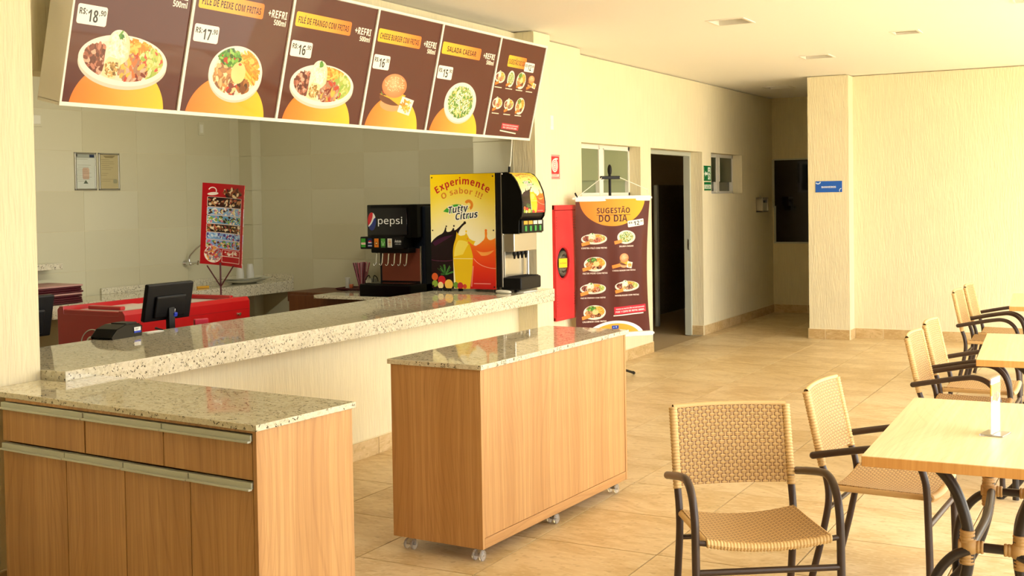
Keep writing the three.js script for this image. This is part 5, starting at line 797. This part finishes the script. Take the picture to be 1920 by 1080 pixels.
// ───────────── woven armchairs ─────────────
function ribbed(p0, p1, r0, pitch, amp, rad = 10) { // tube wound with strands
  const a = V(p0), b = V(p1), L = a.distanceTo(b), n = Math.round(L / pitch), pts = [[0.0001, 0]];
  for (let i = 0; i < n; i++) for (const [k, q] of [[0.08, 0], [0.3, 0.9], [0.5, 1], [0.7, 0.9], [0.92, 0]]) pts.push([r0 + amp * (q - 0.6), (i + k) / n * L]);
  pts.push([0.0001, L]);
  const g = lathe(pts, rad); g.applyQuaternion(new THREE.Quaternion().setFromUnitVectors(new THREE.Vector3(0, 1, 0), b.clone().sub(a).normalize())); return g.translate(...p0);
}
function makeChair(label, tubeMat) {
  const t = thing('woven_armchair', label, 'chair', [0, 0, 0], 0);
  const bw = 0.224, yb = 0.494, yt = 0.786, zb = -0.224, zt = -0.286;
  for (const s of [-1, 1]) {
    part('leg', [tube([[s * 0.226, 0.004, -0.27], [s * 0.224, 0.20, -0.222], [s * 0.223, 0.35, -0.196], [s * 0.223, 0.43, -0.204], [s * bw, yb, zb], [s * bw, yb + 0.03, zb - 0.005]], 0.0145, 30, 12), rod([s * 0.226, 0, -0.271], [s * 0.226, 0.012, -0.269], 0.0155, 12)], tubeMat, t);
    part('leg', [tube([[s * 0.26, 0.004, 0.214], [s * 0.26, 0.22, 0.209], [s * 0.26, 0.41, 0.203]], 0.0148, 14, 12), rod([s * 0.26, 0, 0.214], [s * 0.26, 0.012, 0.214], 0.0158, 12)], tubeMat, t);
    part('arm', [tube([[s * 0.26, 0.40, 0.2035], [s * 0.26, 0.47, 0.196], [s * 0.26, 0.532, 0.172], [s * 0.26, 0.572, 0.13], [s * 0.26, 0.588, 0.075], [s * 0.26, 0.582, 0.01], [s * 0.258, 0.555, -0.13], [s * 0.256, 0.529, -0.25]], 0.0148, 50, 12), ball([s * 0.256, 0.529, -0.25], 0.0148, 12)], tubeMat, t);
    part('stub', [rod([s * 0.20, 0.392, 0.206], [s * 0.26, 0.398, 0.204], 0.010), rod([s * 0.19, 0.392, -0.178], [s * 0.223, 0.388, -0.198], 0.010)], tubeMat, t);
  }
  part('stretcher', [rod([-0.26, 0.292, 0.207], [0.26, 0.292, 0.207], 0.0115)], tubeMat, t);
  part('stretcher', [rod([-0.223, 0.30, -0.205], [0.223, 0.30, -0.205], 0.010)], tubeMat, t);
  { // seat: slung weave, sagging a little
    const g = new THREE.BoxGeometry(0.435, 0.014, 0.39, 18, 1, 14), a = g.attributes.position; uvBox(g);
    const sag = (x, z) => -0.022 * (1 - (x / 0.215) ** 2) - 0.004 * (z / 0.21) + (z > 0 ? 0.004 * (z / 0.21) : 0);
    for (let i = 0; i < a.count; i++) a.setY(i, a.getY(i) + 0.402 + sag(a.getX(i), a.getZ(i))); g.translate(0, 0, 0.014); g.computeVertexNormals();
    const s = part('seat', g, M.rattan, t);
    const fr = ribbed([-0.225, 0.397, 0.208], [0.225, 0.397, 0.208], 0.0155, 0.0118, 0.0025), p = fr.attributes.position; for (let i = 0; i < p.count; i++) p.setY(i, p.getY(i) - 0.022 * (1 - (p.getX(i) / 0.225) ** 2)); fr.computeVertexNormals(); part('edge_wrap', fr, M.strand, s);
    const bk = ribbed([-0.225, 0.397, -0.18], [0.225, 0.397, -0.18], 0.0135, 0.0125, 0.003, 8), q = bk.attributes.position; for (let i = 0; i < q.count; i++) q.setY(i, q.getY(i) - 0.022 * (1 - (q.getX(i) / 0.225) ** 2)); bk.computeVertexNormals(); part('edge_wrap', bk, M.strand, s);
    for (const e of [-0.22, 0.22]) part('side_rail', rod([e, 0.396, 0.208], [e, 0.396, -0.18], 0.012), M.strand, s);
  }
  { // back: weave stretched between the posts
    const g = new THREE.BoxGeometry(bw * 2, yt - yb, 0.016, 18, 8, 1), a = g.attributes.position; uvBox(g);
    for (let i = 0; i < a.count; i++) { const x = a.getX(i), y = a.getY(i), k = (y + (yt - yb) / 2) / (yt - yb); a.setXYZ(i, x, y + (yt + yb) / 2 + 0.006 * (1 - (x / bw) ** 2) * (k > 0.5 ? 1 : 0), a.getZ(i) + zb + (zt - zb) * k - 0.022 * (1 - (x / bw) ** 2)); } g.computeVertexNormals();
    const b = part('backrest', g, M.rattan, t);
    for (const s of [-1, 1]) part('edge_wrap', ribbed([s * bw, yb - 0.012, zb + 0.003], [s * bw, yt, zt], 0.0162, 0.0118, 0.0025, 12), M.strand, b);
    const top = tube(Array.from({ length: 9 }, (_, i) => { const x = -bw + bw * 2 * i / 8; return [x, yt + 0.003 * (1 - (x / bw) ** 2), zt - 0.022 * (1 - (x / bw) ** 2)]; }), 0.0105, 40, 8); part('edge_wrap', uvBox(top), M.strand, b);
  }
  return t;
}
{
  const spots = [
    [-1.287, -4.195, 0.584, 'woven armchair pulled away and turned towards the camera, nearest chair'],
    [-0.96, -5.079, 1.528, 'woven armchair tucked at the left side of the nearest table'],
    [-0.915, -7.09, Math.PI / 2, 'nearer of two woven armchairs at the middle table'],
    [-0.93, -7.78, Math.PI / 2, 'farther of two woven armchairs at the middle table'],
    [-1.10, -10.22, Math.PI / 2, 'nearer of two woven armchairs at the farthest table'],
    [-1.09, -10.82, Math.PI / 2, 'farthest woven armchair, behind another by the far table'],
  ];
  const proto = makeChair(spots[0][3], M.tubeBrown); proto.userData.group = 'woven armchairs';
  spots.forEach(([x, z, a, l], i) => { const c = i ? proto.clone() : proto; if (i) { c.name = numbered('woven_armchair'); scene.add(c); c.userData = { label: l, category: 'chair', group: 'woven armchairs' }; } c.position.set(x, 0, z); c.rotation.y = a; });
}
// ───────────── tables ─────────────
{
  const L = 1.2, W = 0.77, t = thing('dining_table', 'nearest pale wooden dining table, holding the small menu stand', 'table', [-0.462, 0, -4.515], 0.03, 'pale wooden dining tables');
  part('edge_band', rbox(-W / 2, W / 2, 0.715, 0.749, -L / 2, L / 2, 0.003), M.tableEdge, t);
  part('tabletop', rbox(-W / 2 + 0.001, W / 2 - 0.001, 0.745, 0.7505, -L / 2 + 0.001, L / 2 - 0.001, 0.0015), M.tableTop, t);
  const zA = 0.40, wX = 0.075, wY = 0.435;
  for (const sz of [-1, 1]) for (const sx of [-1, 1]) {
    const z = sz * zA;
    part('leg', [tube([[sx * 0.235, 0.714, z], [sx * 0.19, 0.70, z], [sx * 0.13, 0.64, z], [sx * 0.09, 0.54, z], [sx * wX, wY, z], [sx * 0.09, 0.32, z], [sx * 0.14, 0.18, z], [sx * 0.22, 0.06, z], [sx * 0.28, 0.012, z]], 0.019, 50, 12), rod([sx * 0.28, 0, z], [sx * 0.28, 0.014, z], 0.02)], M.tubeDark, t);
    part('foot_tube', [tube([[sx * wX, wY - 0.01, z + sz * 0.012], [sx * 0.12, wY - 0.03, z + sz * 0.02], [sx * 0.17, wY - 0.09, z + sz * 0.03], [sx * 0.20, 0.25, z + sz * 0.04], [sx * 0.205, 0.01, z + sz * 0.045]], 0.0165, 34, 10)], M.tubeDark, t);
    const w = part('binding', [ribbed([sx * (wX + 0.008), wY - 0.06, z], [sx * (wX + 0.006), wY + 0.055, z], 0.0235, 0.011, 0.002, 12), ribbed([sx * (wX + 0.035), wY, z], [sx * (wX - 0.045), wY, z], 0.021, 0.011, 0.002, 12), ball([sx * wX, wY, z], 0.03, 12)], M.wrap, t); w.userData.label = 'tan rattan binding at the joint';
    part('brace', rod([sx * 0.2, 0.706, z], [sx * 0.2, 0.706, z - sz * 0.3], 0.012), M.tubeDark, t);
  }
  for (const sz of [-1, 1]) part('cross_bar', rod([-wX, wY, sz * zA], [wX, wY, sz * zA], 0.0155), M.tubeDark, t);
  for (const sx of [-1, 1]) part('stretcher', [tube([[sx * (wX - 0.005), wY, zA], [sx * (wX - 0.02), wY, 0], [sx * (wX - 0.005), wY, -zA]], 0.0155, 24, 10)], M.tubeDark, t);
  part('frame', [box(-0.25, 0.25, 0.703, 0.715, -0.42, -0.39), box(-0.25, 0.25, 0.703, 0.715, 0.39, 0.42)], M.tubeDark, t);
  for (const [x, z, a, l] of [[-0.435, -7.0, 0.07, 'middle pale wooden dining table with two armchairs on its left'], [-0.57, -10.0, 0.07, 'farthest pale wooden dining table, cut by the photo edge']]) { const c = t.clone(); c.name = numbered('dining_table'); scene.add(c); c.position.set(x, 0, z); c.rotation.y = a; c.userData = { label: l, category: 'table', group: 'pale wooden dining tables' }; }
  const s = thing('menu_stand', 'clear acrylic menu stand with a colourful card on the nearest table', 'table stand', [-0.478, 0.7505, -4.432], -0.19);
  part('base', rbox(-0.04, 0.04, 0, 0.006, -0.05, 0.05, 0.002), M.clearSolid, s);
  part('holder', [rbox(-0.0045, -0.0025, 0.006, 0.205, -0.05, 0.05, 0.0008, 1), rbox(0.0025, 0.0045, 0.006, 0.205, -0.05, 0.05, 0.0008, 1)], M.clear, s);
  const c = part('card', new THREE.BoxGeometry(0.096, 0.192, 0.003).rotateY(-Math.PI / 2), print(tentTex, 0.5), s); c.position.set(0, 0.105, 0);
}
renderer.render(scene, camera);
